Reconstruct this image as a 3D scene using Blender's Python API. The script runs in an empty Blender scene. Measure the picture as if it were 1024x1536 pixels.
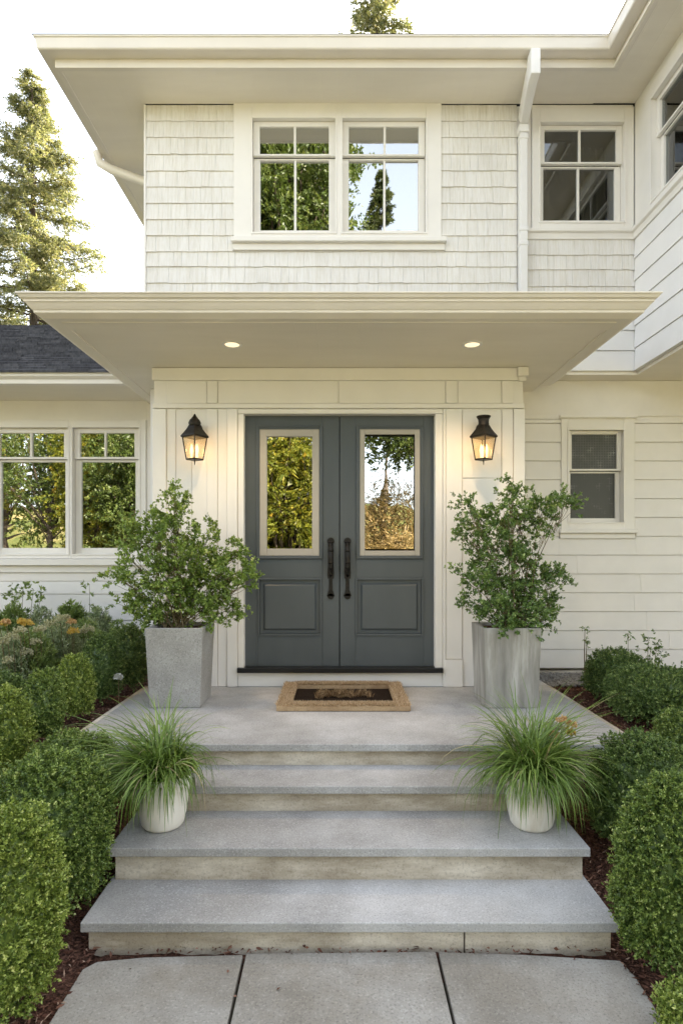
import bpy, bmesh, math, random
import numpy as np
from mathutils import Vector

scene = bpy.context.scene
COL = scene.collection
PI = math.pi
ZC = 1.664                       # eye height above the front walk

# ------------------------------------------------------------------ camera
cd = bpy.data.cameras.new("camera")
cam = bpy.data.objects.new("camera", cd)
COL.objects.link(cam)
cam.location = (0, 0, ZC)
cam.rotation_euler = (PI / 2, 0, 0)
cd.sensor_fit = 'HORIZONTAL'
cd.sensor_width = 36.0
cd.lens = 36.0 * 900 / 1024
cd.shift_x = 4 / 1024
cd.shift_y = 62 / 1024
cd.clip_start = 0.05
cd.clip_end = 2000
scene.camera = cam

# ------------------------------------------------------------------ sky and sun
SUN_EL = math.radians(33)
SUN_AZ = math.radians(38)        # clockwise from +Y (behind the house, to the right)
world = bpy.data.worlds.new("World")
scene.world = world
world.use_nodes = True
wn = world.node_tree
wn.nodes.clear()
sky = wn.nodes.new('ShaderNodeTexSky')
sky.sky_type = 'NISHITA'
sky.sun_disc = False
sky.sun_elevation = SUN_EL
sky.sun_rotation = SUN_AZ
sky.air_density = 1.0
sky.dust_density = 3.0
sky.ozone_density = 0.6
hs = wn.nodes.new('ShaderNodeHueSaturation')
hs.inputs['Saturation'].default_value = 0.36
bg = wn.nodes.new('ShaderNodeBackground')
bg.inputs['Strength'].default_value = 0.15
wo = wn.nodes.new('ShaderNodeOutputWorld')
wn.links.new(sky.outputs[0], hs.inputs['Color'])
wn.links.new(hs.outputs[0], bg.inputs['Color'])
wn.links.new(bg.outputs[0], wo.inputs['Surface'])

sd = bpy.data.lights.new("sun", 'SUN')
sd.energy = 4.5
sd.angle = math.radians(0.6)
sd.color = (1.0, 0.87, 0.68)
sun = bpy.data.objects.new("sun", sd)
COL.objects.link(sun)
sdir = Vector((math.sin(SUN_AZ) * math.cos(SUN_EL), math.cos(SUN_AZ) * math.cos(SUN_EL), math.sin(SUN_EL)))
sun.rotation_euler = sdir.to_track_quat('Z', 'Y').to_euler()
sun.location = (8, 20, 20)

vs = scene.view_settings
vs.view_transform = 'Standard'
vs.look = 'None'
vs.gamma = 1.0
vs.exposure = 2.38
scene.cycles.max_bounces = 8
scene.cycles.transparent_max_bounces = 12
scene.cycles.sample_clamp_indirect = 6.0

# ------------------------------------------------------------------ helpers
ORG = {}
def X(px, d): return (px - 508) * d / 900
def Zr(py, d): return (830 - py) * d / 900          # height relative to the eye
def rng(seed): return np.random.default_rng(seed)

def tag(o, label=None, cat=None, group=None, kind=None):
    if label: o['label'] = label
    if cat: o['category'] = cat
    if group: o['group'] = group
    if kind: o['kind'] = kind
    return o

def thing(name, loc, label, cat, group=None):
    o = bpy.data.objects.new(name, None)
    o.empty_display_size = 0.1
    COL.objects.link(o)
    o.location = loc
    ORG[o.name] = Vector(loc)
    return tag(o, label, cat, group)

def link_mesh(name, me, mat, parent=None):
    o = bpy.data.objects.new(name, me)
    COL.objects.link(o)
    if mat is not None: me.materials.append(mat)
    if parent is not None:
        org = ORG[parent.name]
        me.transform(__import__('mathutils').Matrix.Translation(-org))
        o.parent = parent
        ORG[o.name] = org
    else:
        ORG[o.name] = Vector((0, 0, 0))
    return o

class MB:
    """collects solids in a local frame (u, n, z) and links them as one mesh"""
    def __init__(s, O=(0, 0, 0), U=(1, 0, 0), N=(0, 1, 0)):
        s.O, s.U, s.N = Vector(O), Vector(U), Vector(N)
        s.vs, s.fs = [], []
    def p(s, a):
        return s.O + s.U * a[0] + s.N * a[1] + Vector((0, 0, a[2]))
    def add(s, pts, faces):
        b = len(s.vs)
        s.vs += [s.p(q) for q in pts]
        s.fs += [tuple(b + i for i in f) for f in faces]
        return s
    def box(s, u0, u1, n0, n1, z0, z1):
        if u1 < u0: u0, u1 = u1, u0
        if n1 < n0: n0, n1 = n1, n0
        if z1 < z0: z0, z1 = z1, z0
        if u1 - u0 < 1e-5 or z1 - z0 < 1e-5 or n1 - n0 < 1e-6: return s
        return s.add([(u0, n0, z0), (u1, n0, z0), (u1, n1, z0), (u0, n1, z0), (u0, n0, z1), (u1, n0, z1), (u1, n1, z1), (u0, n1, z1)],
                     [(0, 3, 2, 1), (4, 5, 6, 7), (0, 1, 5, 4), (1, 2, 6, 5), (2, 3, 7, 6), (3, 0, 4, 7)])
    def wedge(s, u0, u1, z0, z1, nb, nt, back=0.0):
        return s.add([(u0, back, z0), (u1, back, z0), (u1, nb, z0), (u0, nb, z0), (u0, back, z1), (u1, back, z1), (u1, nt, z1), (u0, nt, z1)],
                     [(0, 3, 2, 1), (4, 5, 6, 7), (0, 1, 5, 4), (1, 2, 6, 5), (2, 3, 7, 6), (3, 0, 4, 7)])
    def loft(s, rings, caps=True):
        n = len(rings[0])
        pts = [q for r in rings for q in r]
        f = []
        for k in range(len(rings) - 1):
            for i in range(n):
                j = (i + 1) % n
                f.append((k * n + i, k * n + j, (k + 1) * n + j, (k + 1) * n + i))
        if caps:
            f.append(tuple(range(n - 1, -1, -1)))
            f.append(tuple((len(rings) - 1) * n + i for i in range(n)))
        return s.add(pts, f)
    def sweep(s, path, prof):
        """profile (outward, z) along an XY path with mitred corners; outward = right-hand side"""
        rings = []
        m = len(path)
        def right(a, b):
            d = Vector((b[0] - a[0], b[1] - a[1])).normalized()
            return Vector((d.y, -d.x))
        for i in range(m):
            if i == 0: w = right(path[0], path[1])
            elif i == m - 1: w = right(path[-2], path[-1])
            else:
                a, b = right(path[i - 1], path[i]), right(path[i], path[i + 1])
                w = (a + b) / (1 + a.dot(b))
            rings.append([(path[i][0] + w.x * o, path[i][1] + w.y * o, z) for o, z in prof])
        return s.loft(rings)
    def tube(s, pts, r, seg=8):
        pts = [Vector(q) for q in pts]
        rr = r if isinstance(r, (list, tuple)) else [r] * len(pts)
        rings = []
        for i, q in enumerate(pts):
            t = (pts[min(i + 1, len(pts) - 1)] - pts[max(i - 1, 0)]).normalized()
            a = Vector((0, 0, 1)) if abs(t.z) < 0.9 else Vector((1, 0, 0))
            e = t.cross(a).normalized()
            f = t.cross(e)
            rings.append([tuple(q + (e * math.cos(2 * PI * k / seg) + f * math.sin(2 * PI * k / seg)) * rr[i]) for k in range(seg)])
        return s.loft(rings)
    def lathe(s, c, prof, seg=32, rot=0.0):
        rings = [[(c[0] + r * math.cos(rot + 2 * PI * k / seg), c[1] + r * math.sin(rot + 2 * PI * k / seg), c[2] + z) for k in range(seg)] for r, z in prof]
        return s.loft(rings)
    def holed(s, u0, u1, z0, z1, n0, n1, holes):
        us = sorted({u0, u1} | {min(max(h[k], u0), u1) for h in holes for k in (0, 1)})
        for a, b in zip(us, us[1:]):
            m = (a + b) / 2
            spans = sorted((max(h[2], z0), min(h[3], z1)) for h in holes if h[0] < m < h[1])
            z = z0
            for p, q in spans:
                if p > z: s.box(a, b, n0, n1, z, p)
                z = max(z, q)
            if z < z1: s.box(a, b, n0, n1, z, z1)
        return s
    def build(s, name, mat, parent=None, bevel=0.0, smooth=False, seg=2):
        me = bpy.data.meshes.new(name)
        me.from_pydata([tuple(v) for v in s.vs], [], s.fs)
        bm = bmesh.new(); bm.from_mesh(me)
        bmesh.ops.recalc_face_normals(bm, faces=bm.faces)
        if smooth:
            for f in bm.faces: f.smooth = True
        bm.to_mesh(me); bm.free()
        o = link_mesh(name, me, mat, parent)
        if bevel:
            b = o.modifiers.new("edge", 'BEVEL')
            b.width = bevel; b.segments = seg; b.limit_method = 'ANGLE'; b.angle_limit = math.radians(40)
        if smooth:
            try: me.set_sharp_from_angle(angle=math.radians(42))
            except Exception: pass
        return o

def front(yw): return MB((0, yw, ZC), (1, 0, 0), (0, -1, 0))
def side(xw): return MB((xw, 0, ZC), (0, 1, 0), (-1, 0, 0))
def rel(): return MB((0, 0, ZC))

def spans(u0, u1, za, zb, holes):
    """free rectangles of one course, cut only where an opening really interrupts it"""
    hs_ = [h for h in holes if h[0] < u1 and h[1] > u0 and h[2] < zb - .002 and h[3] > za + .002]
    us = sorted({u0, u1} | {min(max(h[k], u0), u1) for h in hs_ for k in (0, 1)})
    out = []
    for p, q in zip(us, us[1:]):
        m = (p + q) / 2
        z = za
        free = []
        for h in sorted((h for h in hs_ if h[0] < m < h[1]), key=lambda h: h[2]):
            if h[2] > z + .003: free.append((z, h[2]))
            z = max(z, h[3])
        if z < zb - .003: free.append((z, zb))
        for f in free:
            if out and out[-1][1] == p and out[-1][2:] == f: out[-1] = (out[-1][0], q, *f)
            else: out.append((p, q, *f))
    return out

def clapboards(mb, u0, u1, z0, z1, row, holes, nb=.020, nt=.008):
    z = z0
    while z < z1 - .01:
        ze = min(z + row, z1)
        f = lambda q: nb + (nt - nb) * (q - z) / row
        rj = random.Random(int(z * 1000) + int(u0 * 77))
        for p, q, a, b in spans(u0, u1, z, ze, holes):
            cuts, u = [p], p + rj.uniform(.5, 2.6)
            while u < q - .4:                     # butt joints between board lengths
                cuts.append(u); u += rj.uniform(1.8, 3.4)
            cuts.append(q)
            for c0, c1 in zip(cuts, cuts[1:]):
                t = rj.uniform(-.0004, .0004)
                mb.wedge(c0 + (.0005 if c0 > p else 0), c1 - (.0005 if c1 < q else 0), a, b - (.0035 if b == ze else 0), f(a) + t, f(b) + t)
        z = ze

def shingles(mb, u0, u1, courses, holes, seed, smin=.055, smax=.15, gap=.0016):
    r = random.Random(seed)
    for za, zb in courses:
        for p, q, a, b in spans(u0, u1, za, zb, holes):
            u = p
            while u < q - .005:
                w = r.uniform(smin, smax)
                e = min(u + w, q)
                if q - e < .045: e = q
                t = r.uniform(-.0015, .0015)
                dz = r.uniform(-.0035, .002) if a == za else 0
                mb.wedge(u + gap / 2, e - gap / 2, a + dz, b + .004, .019 + t, .007 + t)
                u = e

# ------------------------------------------------------------------ materials
class NT:
    def __init__(s, name):
        s.m = bpy.data.materials.new(name)
        s.m.use_nodes = True
        s.t = s.m.node_tree
        s.t.nodes.clear()
        s.out = s.t.nodes.new('ShaderNodeOutputMaterial')
    def n(s, kind, **kw):
        x = s.t.nodes.new(kind)
        for k, v in kw.items():
            if hasattr(x, k) and not isinstance(getattr(x, k), bpy.types.bpy_prop_collection): setattr(x, k, v)
        return x
    def l(s, a, b): s.t.links.new(a, b)
    def coords(s, scale=(1, 1, 1), which='Object'):
        tc = s.n('ShaderNodeTexCoord'); mp = s.n('ShaderNodeMapping')
        mp.inputs['Scale'].default_value = scale
        s.l(tc.outputs[which], mp.inputs['Vector'])
        return mp.outputs['Vector']
    def noise(s, vec, scale, detail=4, rough=.6):
        x = s.n('ShaderNodeTexNoise')
        x.inputs['Scale'].default_value = scale; x.inputs['Detail'].default_value = detail; x.inputs['Roughness'].default_value = rough
        s.l(vec, x.inputs['Vector'])
        return x.outputs['Fac']
    def ramp(s, fac, stops):
        x = s.n('ShaderNodeValToRGB')
        e = x.color_ramp.elements
        while len(e) > 1: e.remove(e[-1])
        e[0].position = stops[0][0]; e[0].color = (*stops[0][1], 1)
        for pos, c in stops[1:]:
            k = e.new(pos); k.color = (*c, 1)
        s.l(fac, x.inputs['Fac'])
        return x.outputs['Color']
    def mix(s, a, b, fac, mode='MIX'):
        x = s.n('ShaderNodeMix', data_type='RGBA', blend_type=mode)
        for sock, val in ((x.inputs[6], a), (x.inputs[7], b), (x.inputs[0], fac)):
            if isinstance(val, (int, float)): sock.default_value = val
            elif isinstance(val, tuple): sock.default_value = (*val, 1)
            else: s.l(val, sock)
        return x.outputs[2]
    def bump(s, h, strength, dist=.01, normal=None):
        x = s.n('ShaderNodeBump')
        x.inputs['Strength'].default_value = strength; x.inputs['Distance'].default_value = dist
        s.l(h, x.inputs['Height'])
        if normal is not None: s.l(normal, x.inputs['Normal'])
        return x.outputs['Normal']
    def bsdf(s, color, rough=.6, metal=0.0, normal=None, spec=.5, link=True):
        b = s.n('ShaderNodeBsdfPrincipled')
        if isinstance(color, tuple): b.inputs['Base Color'].default_value = (*color, 1)
        else: s.l(color, b.inputs['Base Color'])
        if isinstance(rough, (int, float)): b.inputs['Roughness'].default_value = rough
        else: s.l(rough, b.inputs['Roughness'])
        b.inputs['Metallic'].default_value = metal
        b.inputs['Specular IOR Level'].default_value = spec
        if normal is not None: s.l(normal, b.inputs['Normal'])
        if link: s.l(b.outputs[0], s.out.inputs['Surface'])
        return b

def m_paint(name, col, rough=.5, var=.05, grain=(3, 3, 3), bump=.08, streak=0.0):
    t = NT(name)
    v = t.coords(grain)
    big = t.noise(v, 1.1, 5)
    c = t.ramp(big, [(.3, tuple(k * (1 - var) for k in col)), (.7, tuple(min(1, k * (1 + var * .5)) for k in col))])
    if streak:
        st = t.noise(t.coords((60, 60, 1.6)), 1.0, 4, .7)
        g = t.ramp(st, [(.40, (.88, .86, .81)), (.56, (1, 1, 1))])
        c = t.mix(c, g, streak, 'MULTIPLY')
    if streak:
        gi = t.n('ShaderNodeNewGeometry')
        c = t.mix(c, t.ramp(gi.outputs['Random Per Island'], [(0, (.95, .945, .935)), (1, (1, 1, 1))]), 1.0, 'MULTIPLY')
    fine = t.noise(t.coords((1, 1, 1)), 160, 3)
    t.bsdf(c, rough, normal=t.bump(fine, bump, .004))
    return t.m

M = {}
M['wall'] = m_paint('cream wall paint', (.80, .77, .73), .55)
M['trim'] = m_paint('cream trim paint', (.81, .78, .735), .42, .04)
M['white'] = m_paint('white siding paint', (.80, .785, .765), .5)
M['shingle'] = m_paint('white shingle paint', (.79, .77, .74), .65, .06, (2, 2, 2), .25, .75)
M['gutter'] = m_paint('beige gutter enamel', (.75, .70, .625), .35, .04, bump=.03)

def m_soffit():
    t = NT('soffit boards')
    w = t.n('ShaderNodeTexWave', wave_type='BANDS', bands_direction='X', wave_profile='SAW')
    w.inputs['Scale'].default_value = 2.1
    t.l(t.coords(), w.inputs['Vector'])
    groove = t.ramp(w.outputs['Fac'], [(0.0, (0, 0, 0)), (.03, (1, 1, 1)), (.97, (1, 1, 1)), (1.0, (0, 0, 0))])
    c = t.ramp(t.noise(t.coords((.6, 3, 3)), 1.6, 4), [(.3, (.76, .71, .62)), (.7, (.82, .77, .68))])
    t.bsdf(c, .5, normal=t.bump(groove, .22, .003))
    return t.m
M['soffit'] = m_soffit()

def m_stone(name, a, b, speck_d, speck_l, scale=260, blotch=2.2, stain=(.5, .46, .40), stain_amt=.35, bump=.35, rough=.78, stain_scale=(1, 1, 1)):
    t = NT(name)
    v = t.coords()
    base = t.ramp(t.noise(v, blotch, 6, .65), [(.32, a), (.68, b)])
    s1 = t.noise(v, scale, 2, .7)
    dk = t.ramp(s1, [(.33, (1, 1, 1)), (.47, (0, 0, 0))])
    lt = t.ramp(t.noise(v, scale * .8, 2, .7), [(.54, (0, 0, 0)), (.68, (1, 1, 1))])
    h1 = t.n('ShaderNodeMath', operation='MULTIPLY'); h1.inputs[1].default_value = .55
    h2 = t.n('ShaderNodeMath', operation='MULTIPLY'); h2.inputs[1].default_value = .45
    t.l(dk, h1.inputs[0]); t.l(lt, h2.inputs[0])
    c = t.mix(base, speck_d, h1.outputs[0])
    c = t.mix(c, speck_l, h2.outputs[0])
    st = t.ramp(t.noise(t.coords(stain_scale), 1.3, 6, .7), [(.42, (1, 1, 1)), (.62, (0, 0, 0))])
    k = t.n('ShaderNodeMath', operation='MULTIPLY'); k.inputs[1].default_value = stain_amt
    t.l(st, k.inputs[0])
    c = t.mix(c, stain, k.outputs[0], 'MULTIPLY')
    t.bsdf(c, rough, normal=t.bump(s1, bump, .003), spec=.35)
    return t.m
M['tread'] = m_stone('blue grey granite', (.335, .332, .327), (.545, .54, .53), (.17, .17, .17), (.72, .72, .72), 130, 1.7, (.66, .63, .58), .55)
M['riser'] = m_stone('beige stone', (.60, .54, .45), (.74, .68, .58), (.38, .34, .28), (.78, .73, .64), 110, 3.2, (.52, .48, .42), .85, stain_scale=(1.2, 1.2, 4))
M['paving'] = m_stone('grey concrete paving', (.27, .26, .235), (.42, .405, .37), (.16, .15, .14), (.54, .52, .48), 100, 1.4, (.60, .55, .47), .65)
M['bounce_street'] = m_stone('pale street concrete', (.42, .40, .36), (.52, .50, .46), (.3, .29, .27), (.6, .58, .54), 60, .5)  # kept pale to reflect sun onto soffits and walls
M['planter_speckled'] = m_stone('speckled grey concrete', (.30, .29, .272), (.40, .388, .366), (.12, .115, .108), (.55, .54, .51), 115, 6, (.75, .74, .7), .45, .5, .8)

def m_streak():
    t = NT('streaked grey concrete')
    v = t.coords((7, 7, .9))
    c = t.ramp(t.noise(v, 1.4, 6, .65), [(.28, (.19, .182, .162)), (.5, (.32, .307, .278)), (.66, (.50, .487, .45)), (.8, (.36, .347, .315))])
    g = t.ramp(t.noise(t.coords((22, 22, 1.5)), 1, 4), [(.35, (.78, .77, .72)), (.6, (1, 1, 1))])
    c = t.mix(c, g, .7, 'MULTIPLY')
    t.bsdf(c, .62, normal=t.bump(t.noise(t.coords(), 90, 3), .2, .003))
    return t.m
M['planter_streaked'] = m_streak()

def m_soil(name, cols, scale=60, bump=1.0):
    t = NT(name)
    v = t.coords()
    vo = t.n('ShaderNodeTexVoronoi'); vo.inputs['Scale'].default_value = scale
    t.l(t.coords((1, 1.7, 1)), vo.inputs['Vector'])
    c = t.ramp(t.noise(v, scale * .8, 4, .7), cols)
    t.bsdf(c, .95, normal=t.bump(vo.outputs['Distance'], bump, .02), spec=.15)
    return t.m
M['mulch'] = m_soil('dark bark mulch', [(.3, (.040, .020, .014)), (.5, (.105, .052, .036)), (.7, (.19, .10, .068))])
M['soil'] = m_soil('dark soil', [(.3, (.020, .014, .010)), (.6, (.055, .038, .026)), (.8, (.10, .07, .05))], 90)
def m_lawn():
    t = NT('lawn and dry grass')
    c = t.ramp(t.noise(t.coords(), .35, 6, .7), [(.35, (.07, .10, .025)), (.52, (.16, .15, .05)), (.65, (.34, .27, .12))])
    t.bsdf(c, .95, normal=t.bump(t.noise(t.coords(), 30, 3), .6, .05), spec=.1)
    return t.m
M['lawn'] = m_lawn()
M['gravel'] = m_stone('pale gravel', (.20, .195, .19), (.34, .33, .32), (.10, .1, .1), (.5, .49, .47), 40, 14)

def m_chips():
    t = NT('bark chips')
    a = t.n('ShaderNodeAttribute', attribute_name='rnd')
    c = t.ramp(a.outputs['Fac'], [(0, (.055, .025, .018)), (.5, (.15, .070, .048)), (.85, (.24, .125, .085)), (1, (.42, .30, .22))])
    t.bsdf(c, .9, spec=.2)
    return t.m
M['chips'] = m_chips()

def m_leaf(name, stops, trans=.3, rough=.42, tcol=None):
    t = NT(name)
    a = t.n('ShaderNodeAttribute', attribute_name='rnd')
    c = t.ramp(a.outputs['Fac'], stops)
    b = t.bsdf(c, rough, spec=.45, link=False)
    tr = t.n('ShaderNodeBsdfTranslucent')
    c2 = t.mix(c, tcol or (1.0, 1.0, .35), .45 if tcol is None else .6, 'MIX' if tcol else 'MULTIPLY')
    t.l(c2, tr.inputs['Color'])
    mx = t.n('ShaderNodeMixShader'); mx.inputs[0].default_value = trans
    t.l(b.outputs[0], mx.inputs[1]); t.l(tr.outputs[0], mx.inputs[2])
    t.l(mx.outputs[0], t.out.inputs['Surface'])
    return t.m
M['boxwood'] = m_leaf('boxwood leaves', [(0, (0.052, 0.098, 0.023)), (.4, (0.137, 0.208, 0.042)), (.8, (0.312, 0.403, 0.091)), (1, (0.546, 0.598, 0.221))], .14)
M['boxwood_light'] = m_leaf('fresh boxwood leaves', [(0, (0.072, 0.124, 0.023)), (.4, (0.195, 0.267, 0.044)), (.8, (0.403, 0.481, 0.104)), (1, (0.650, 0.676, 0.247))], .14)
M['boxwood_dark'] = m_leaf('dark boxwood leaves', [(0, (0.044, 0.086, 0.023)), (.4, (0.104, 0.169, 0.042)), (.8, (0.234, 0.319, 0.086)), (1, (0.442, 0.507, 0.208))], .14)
M['shrub_left'] = m_leaf('holly leaves', [(0, (0.094, 0.156, 0.027)), (.5, (0.206, 0.306, 0.060)), (.85, (0.375, 0.488, 0.112)), (1, (0.575, 0.650, 0.225))], .22, .34)
M['shrub_right'] = m_leaf('dark holly leaves', [(0, (0.069, 0.131, 0.033)), (.5, (0.150, 0.244, 0.062)), (.85, (0.263, 0.375, 0.106)), (1, (0.450, 0.550, 0.213))], .22, .34)
M['grass'] = m_leaf('ornamental grass blades', [(0, (.065, .125, .022)), (.5, (.18, .275, .055)), (.9, (.33, .42, .12)), (.93, (.42, .36, .19)), (1, (.48, .40, .24))], .25)
M['grey_leaf'] = m_leaf('grey green leaves', [(0, (.16, .22, .11)), (.5, (.33, .40, .22)), (1, (.56, .60, .40))], .25)
M['mid_leaf'] = m_leaf('perennial leaves', [(0, (.10, .16, .04)), (.5, (.23, .32, .09)), (1, (.44, .50, .20))], .25)
M['conifer'] = m_leaf('conifer needles', [(0, (.095, .12, .05)), (.45, (.21, .22, .095)), (.8, (.34, .32, .16)), (1, (.48, .42, .25))], .5)
M['conifer_dark'] = m_leaf('dark conifer needles', [(0, (.030, .048, .016)), (.5, (.065, .085, .026)), (1, (.15, .16, .05))], .35)
M['maple'] = m_leaf('yellow green tree leaves', [(0, (.10, .13, .015)), (.5, (.20, .21, .025)), (.85, (.33, .29, .035)), (1, (.42, .27, .03))], .5)
M['tree_green'] = m_leaf('tree leaves', [(0, (.055, .085, .018)), (.5, (.10, .14, .03)), (1, (.20, .22, .06))], .45)
M['golden'] = m_leaf('golden shrub leaves', [(0, (.20, .15, .05)), (.5, (.36, .25, .10)), (1, (.52, .38, .18))], .4)
M['petal_yellow'] = m_leaf('yellow petals', [(0, (.62, .42, .08)), (.6, (.75, .56, .14)), (1, (.8, .66, .3))], .3)
M['petal_orange'] = m_leaf('orange petals', [(0, (.60, .38, .18)), (.6, (.74, .52, .28)), (1, (.78, .64, .42))], .3)
M['petal_pale'] = m_leaf('pale flower heads', [(0, (.40, .40, .24)), (.6, (.60, .58, .40)), (1, (.76, .73, .57))], .3)
M['petal_white'] = m_leaf('white petals', [(0, (.55, .55, .52)), (1, (.8, .8, .78))], .2)

def m_bark(name, a, b):
    t = NT(name)
    c = t.ramp(t.noise(t.coords((10, 10, 1.5)), 3, 5), [(.35, a), (.65, b)])
    t.bsdf(c, .9, normal=t.bump(t.noise(t.coords((14, 14, 2)), 4, 4), .8, .03), spec=.2)
    return t.m
M['bark'] = m_bark('grey brown bark', (.05, .038, .028), (.14, .11, .085))
M['stem'] = m_bark('brown green twig bark', (.11, .085, .045), (.24, .19, .11))
def m_roof():
    t = NT('dark asphalt shingles')
    c = t.ramp(t.noise(t.coords((6, 1, 1)), 5, 5, .7), [(.3, (.045, .046, .050)), (.7, (.12, .12, .13))])
    gi = t.n('ShaderNodeNewGeometry')
    c = t.mix(c, t.ramp(gi.outputs['Random Per Island'], [(0, (.55, .55, .58)), (1, (1.0, 1.0, 1.0))]), 1.0, 'MULTIPLY')
    t.bsdf(c, .9, normal=t.bump(t.noise(t.coords(), 150, 2), .4, .004), spec=.2)
    return t.m
M['roof'] = m_roof()
M['flat_roof'] = m_paint('grey roof membrane', (.22, .22, .215), .8, .1)
def m_door():
    t = NT('slate grey door paint')
    c = t.ramp(t.noise(t.coords((2, 2, .8)), 1.5, 4), [(.3, (.066, .078, .086)), (.7, (.080, .093, .101))])
    t.bsdf(c, .36, normal=t.bump(t.noise(t.coords((1, 1, .25)), 120, 3), .05, .003))
    return t.m
M['door'] = m_door()
M['bead'] = m_paint('taupe glazing bead', (.42, .385, .33), .45)
M['black'] = NT('black iron').m
_t = NT('aged black iron')
_t.bsdf(_t.ramp(_t.noise(_t.coords(), 40, 4), [(.35, (.010, .0095, .009)), (.7, (.028, .024, .021))]), .42, .6, _t.bump(_t.noise(_t.coords(), 70, 3), .2, .003))
M['black'] = _t.m
_t = NT('dark metal threshold'); _t.bsdf((.02, .02, .02), .4, .5); M['threshold'] = _t.m
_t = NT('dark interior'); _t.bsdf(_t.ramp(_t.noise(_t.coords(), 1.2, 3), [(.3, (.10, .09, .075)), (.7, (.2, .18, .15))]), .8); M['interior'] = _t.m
_t = NT('cream curtain cloth'); _t.bsdf(_t.ramp(_t.noise(_t.coords((30, 30, 1)), 1, 4), [(.3, (.55, .52, .42)), (.7, (.7, .67, .56))]), .9); M['curtain'] = _t.m
def m_pot(name, streak):
    t = NT(name)
    c = t.ramp(t.noise(t.coords((18, 18, .8)), 1.2, 5), [(.34, (.70, .64, .54) if streak else (.80, .76, .67)), (.6, (.84, .81, .74))])
    t.bsdf(c, .38, normal=t.bump(t.noise(t.coords(), 60, 3), .06, .003))
    return t.m
M['pot'] = m_pot('ivory glazed ceramic', False)
M['pot_ribbed'] = m_pot('streaked ivory ceramic', True)
def m_coir(name, a, b, bump=1.2):
    t = NT(name)
    n = t.noise(t.coords(), 190, 4, .8)
    c = t.ramp(n, [(.3, a), (.7, b)])
    c = t.mix(c, t.ramp(t.noise(t.coords(), 9, 3), [(.35, (.62, .55, .5)), (.6, (1, 1, 1))]), .6, 'MULTIPLY')
    t.bsdf(c, .95, normal=t.bump(n, bump, .008), spec=.1)
    return t.m
M['coir'] = m_coir('tan coir', (.40, .26, .14), (.70, .52, .32))
M['coir_dark'] = m_coir('dark coir centre', (.014, .010, .008), (.05, .034, .024))
def m_fuzz():
    t = NT('coir fibres')
    a = t.n('ShaderNodeAttribute', attribute_name='rnd')
    t.bsdf(t.ramp(a.outputs['Fac'], [(0, (.32, .20, .10)), (.5, (.56, .40, .23)), (1, (.78, .62, .42))]), .9, spec=.15)
    return t.m
M['fibre'] = m_fuzz()
def m_fuzz_brown():
    t = NT('brown coir fibres')
    a = t.n('ShaderNodeAttribute', attribute_name='rnd')
    t.bsdf(t.ramp(a.outputs['Fac'], [(0, (.10, .055, .028)), (.5, (.26, .16, .08)), (1, (.50, .36, .20))]), .9, spec=.15)
    return t.m
M['fibre_brown'] = m_fuzz_brown()

def m_pane(name, refl, tint, wavy=.012):
    t = NT(name)
    tr = t.n('ShaderNodeBsdfTransparent'); tr.inputs['Color'].default_value = (*tint, 1)
    gl = t.n('ShaderNodeBsdfGlossy'); gl.inputs['Roughness'].default_value = 0.0
    gl.inputs['Color'].default_value = (.95, .97, .97, 1)
    t.l(t.bump(t.noise(t.coords(), 2.2, 1), wavy, .1), gl.inputs['Normal'])
    fr = t.n('ShaderNodeFresnel'); fr.inputs['IOR'].default_value = 1.5
    m = t.n('ShaderNodeMath', operation='MULTIPLY_ADD')
    m.inputs[1].default_value = 1 - refl; m.inputs[2].default_value = refl
    t.l(fr.outputs[0], m.inputs[0])
    mx = t.n('ShaderNodeMixShader')
    t.l(m.outputs[0], mx.inputs[0]); t.l(tr.outputs[0], mx.inputs[1]); t.l(gl.outputs[0], mx.inputs[2])
    t.l(mx.outputs[0], t.out.inputs['Surface'])
    return t.m
M['pane'] = m_pane('window glass', .50, (.45, .47, .45))
M['pane_clear'] = m_pane('clear window glass', .10, (.42, .43, .41))
M['pane_door'] = m_pane('mirrored door glass', .52, (.3, .3, .28), .03)
def m_screen(name='insect screen', k_=1.0):
    t = NT(name)
    w1 = t.n('ShaderNodeTexWave', bands_direction='X'); w1.inputs['Scale'].default_value = 13
    w2 = t.n('ShaderNodeTexWave', bands_direction='Z'); w2.inputs['Scale'].default_value = 13
    v = t.coords()
    t.l(v, w1.inputs['Vector']); t.l(v, w2.inputs['Vector'])
    mx = t.n('ShaderNodeMath', operation='MAXIMUM')
    t.l(w1.outputs['Fac'], mx.inputs[0]); t.l(w2.outputs['Fac'], mx.inputs[1])
    k = t.n('ShaderNodeMath', operation='MULTIPLY')
    t.l(mx.outputs[0], k.inputs[0]); t.l(t.noise(t.coords((7, 7, 7)), 1.5, 4), k.inputs[1])
    c = t.ramp(k.outputs[0], [(.22, (.05, .052, .05)), (.55, (.10 * k_, .10 * k_, .095 * k_)), (.75, (.34 * k_, .34 * k_, .33 * k_))])
    t.bsdf(c, .35)
    return t.m
M['screen'] = m_screen()
M['screen_dim'] = m_screen('dim insect screen', .55)
def m_emit(name, col, s):
    t = NT(name)
    e = t.n('ShaderNodeEmission'); e.inputs['Color'].default_value = (*col, 1); e.inputs['Strength'].default_value = s
    t.l(e.outputs[0], t.out.inputs['Surface'])
    return t.m
M['bulb'] = m_emit('warm bulb', (1, .62, .26), .9)
M['downlight'] = m_emit('warm downlight', (1, .74, .42), .34)
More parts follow.
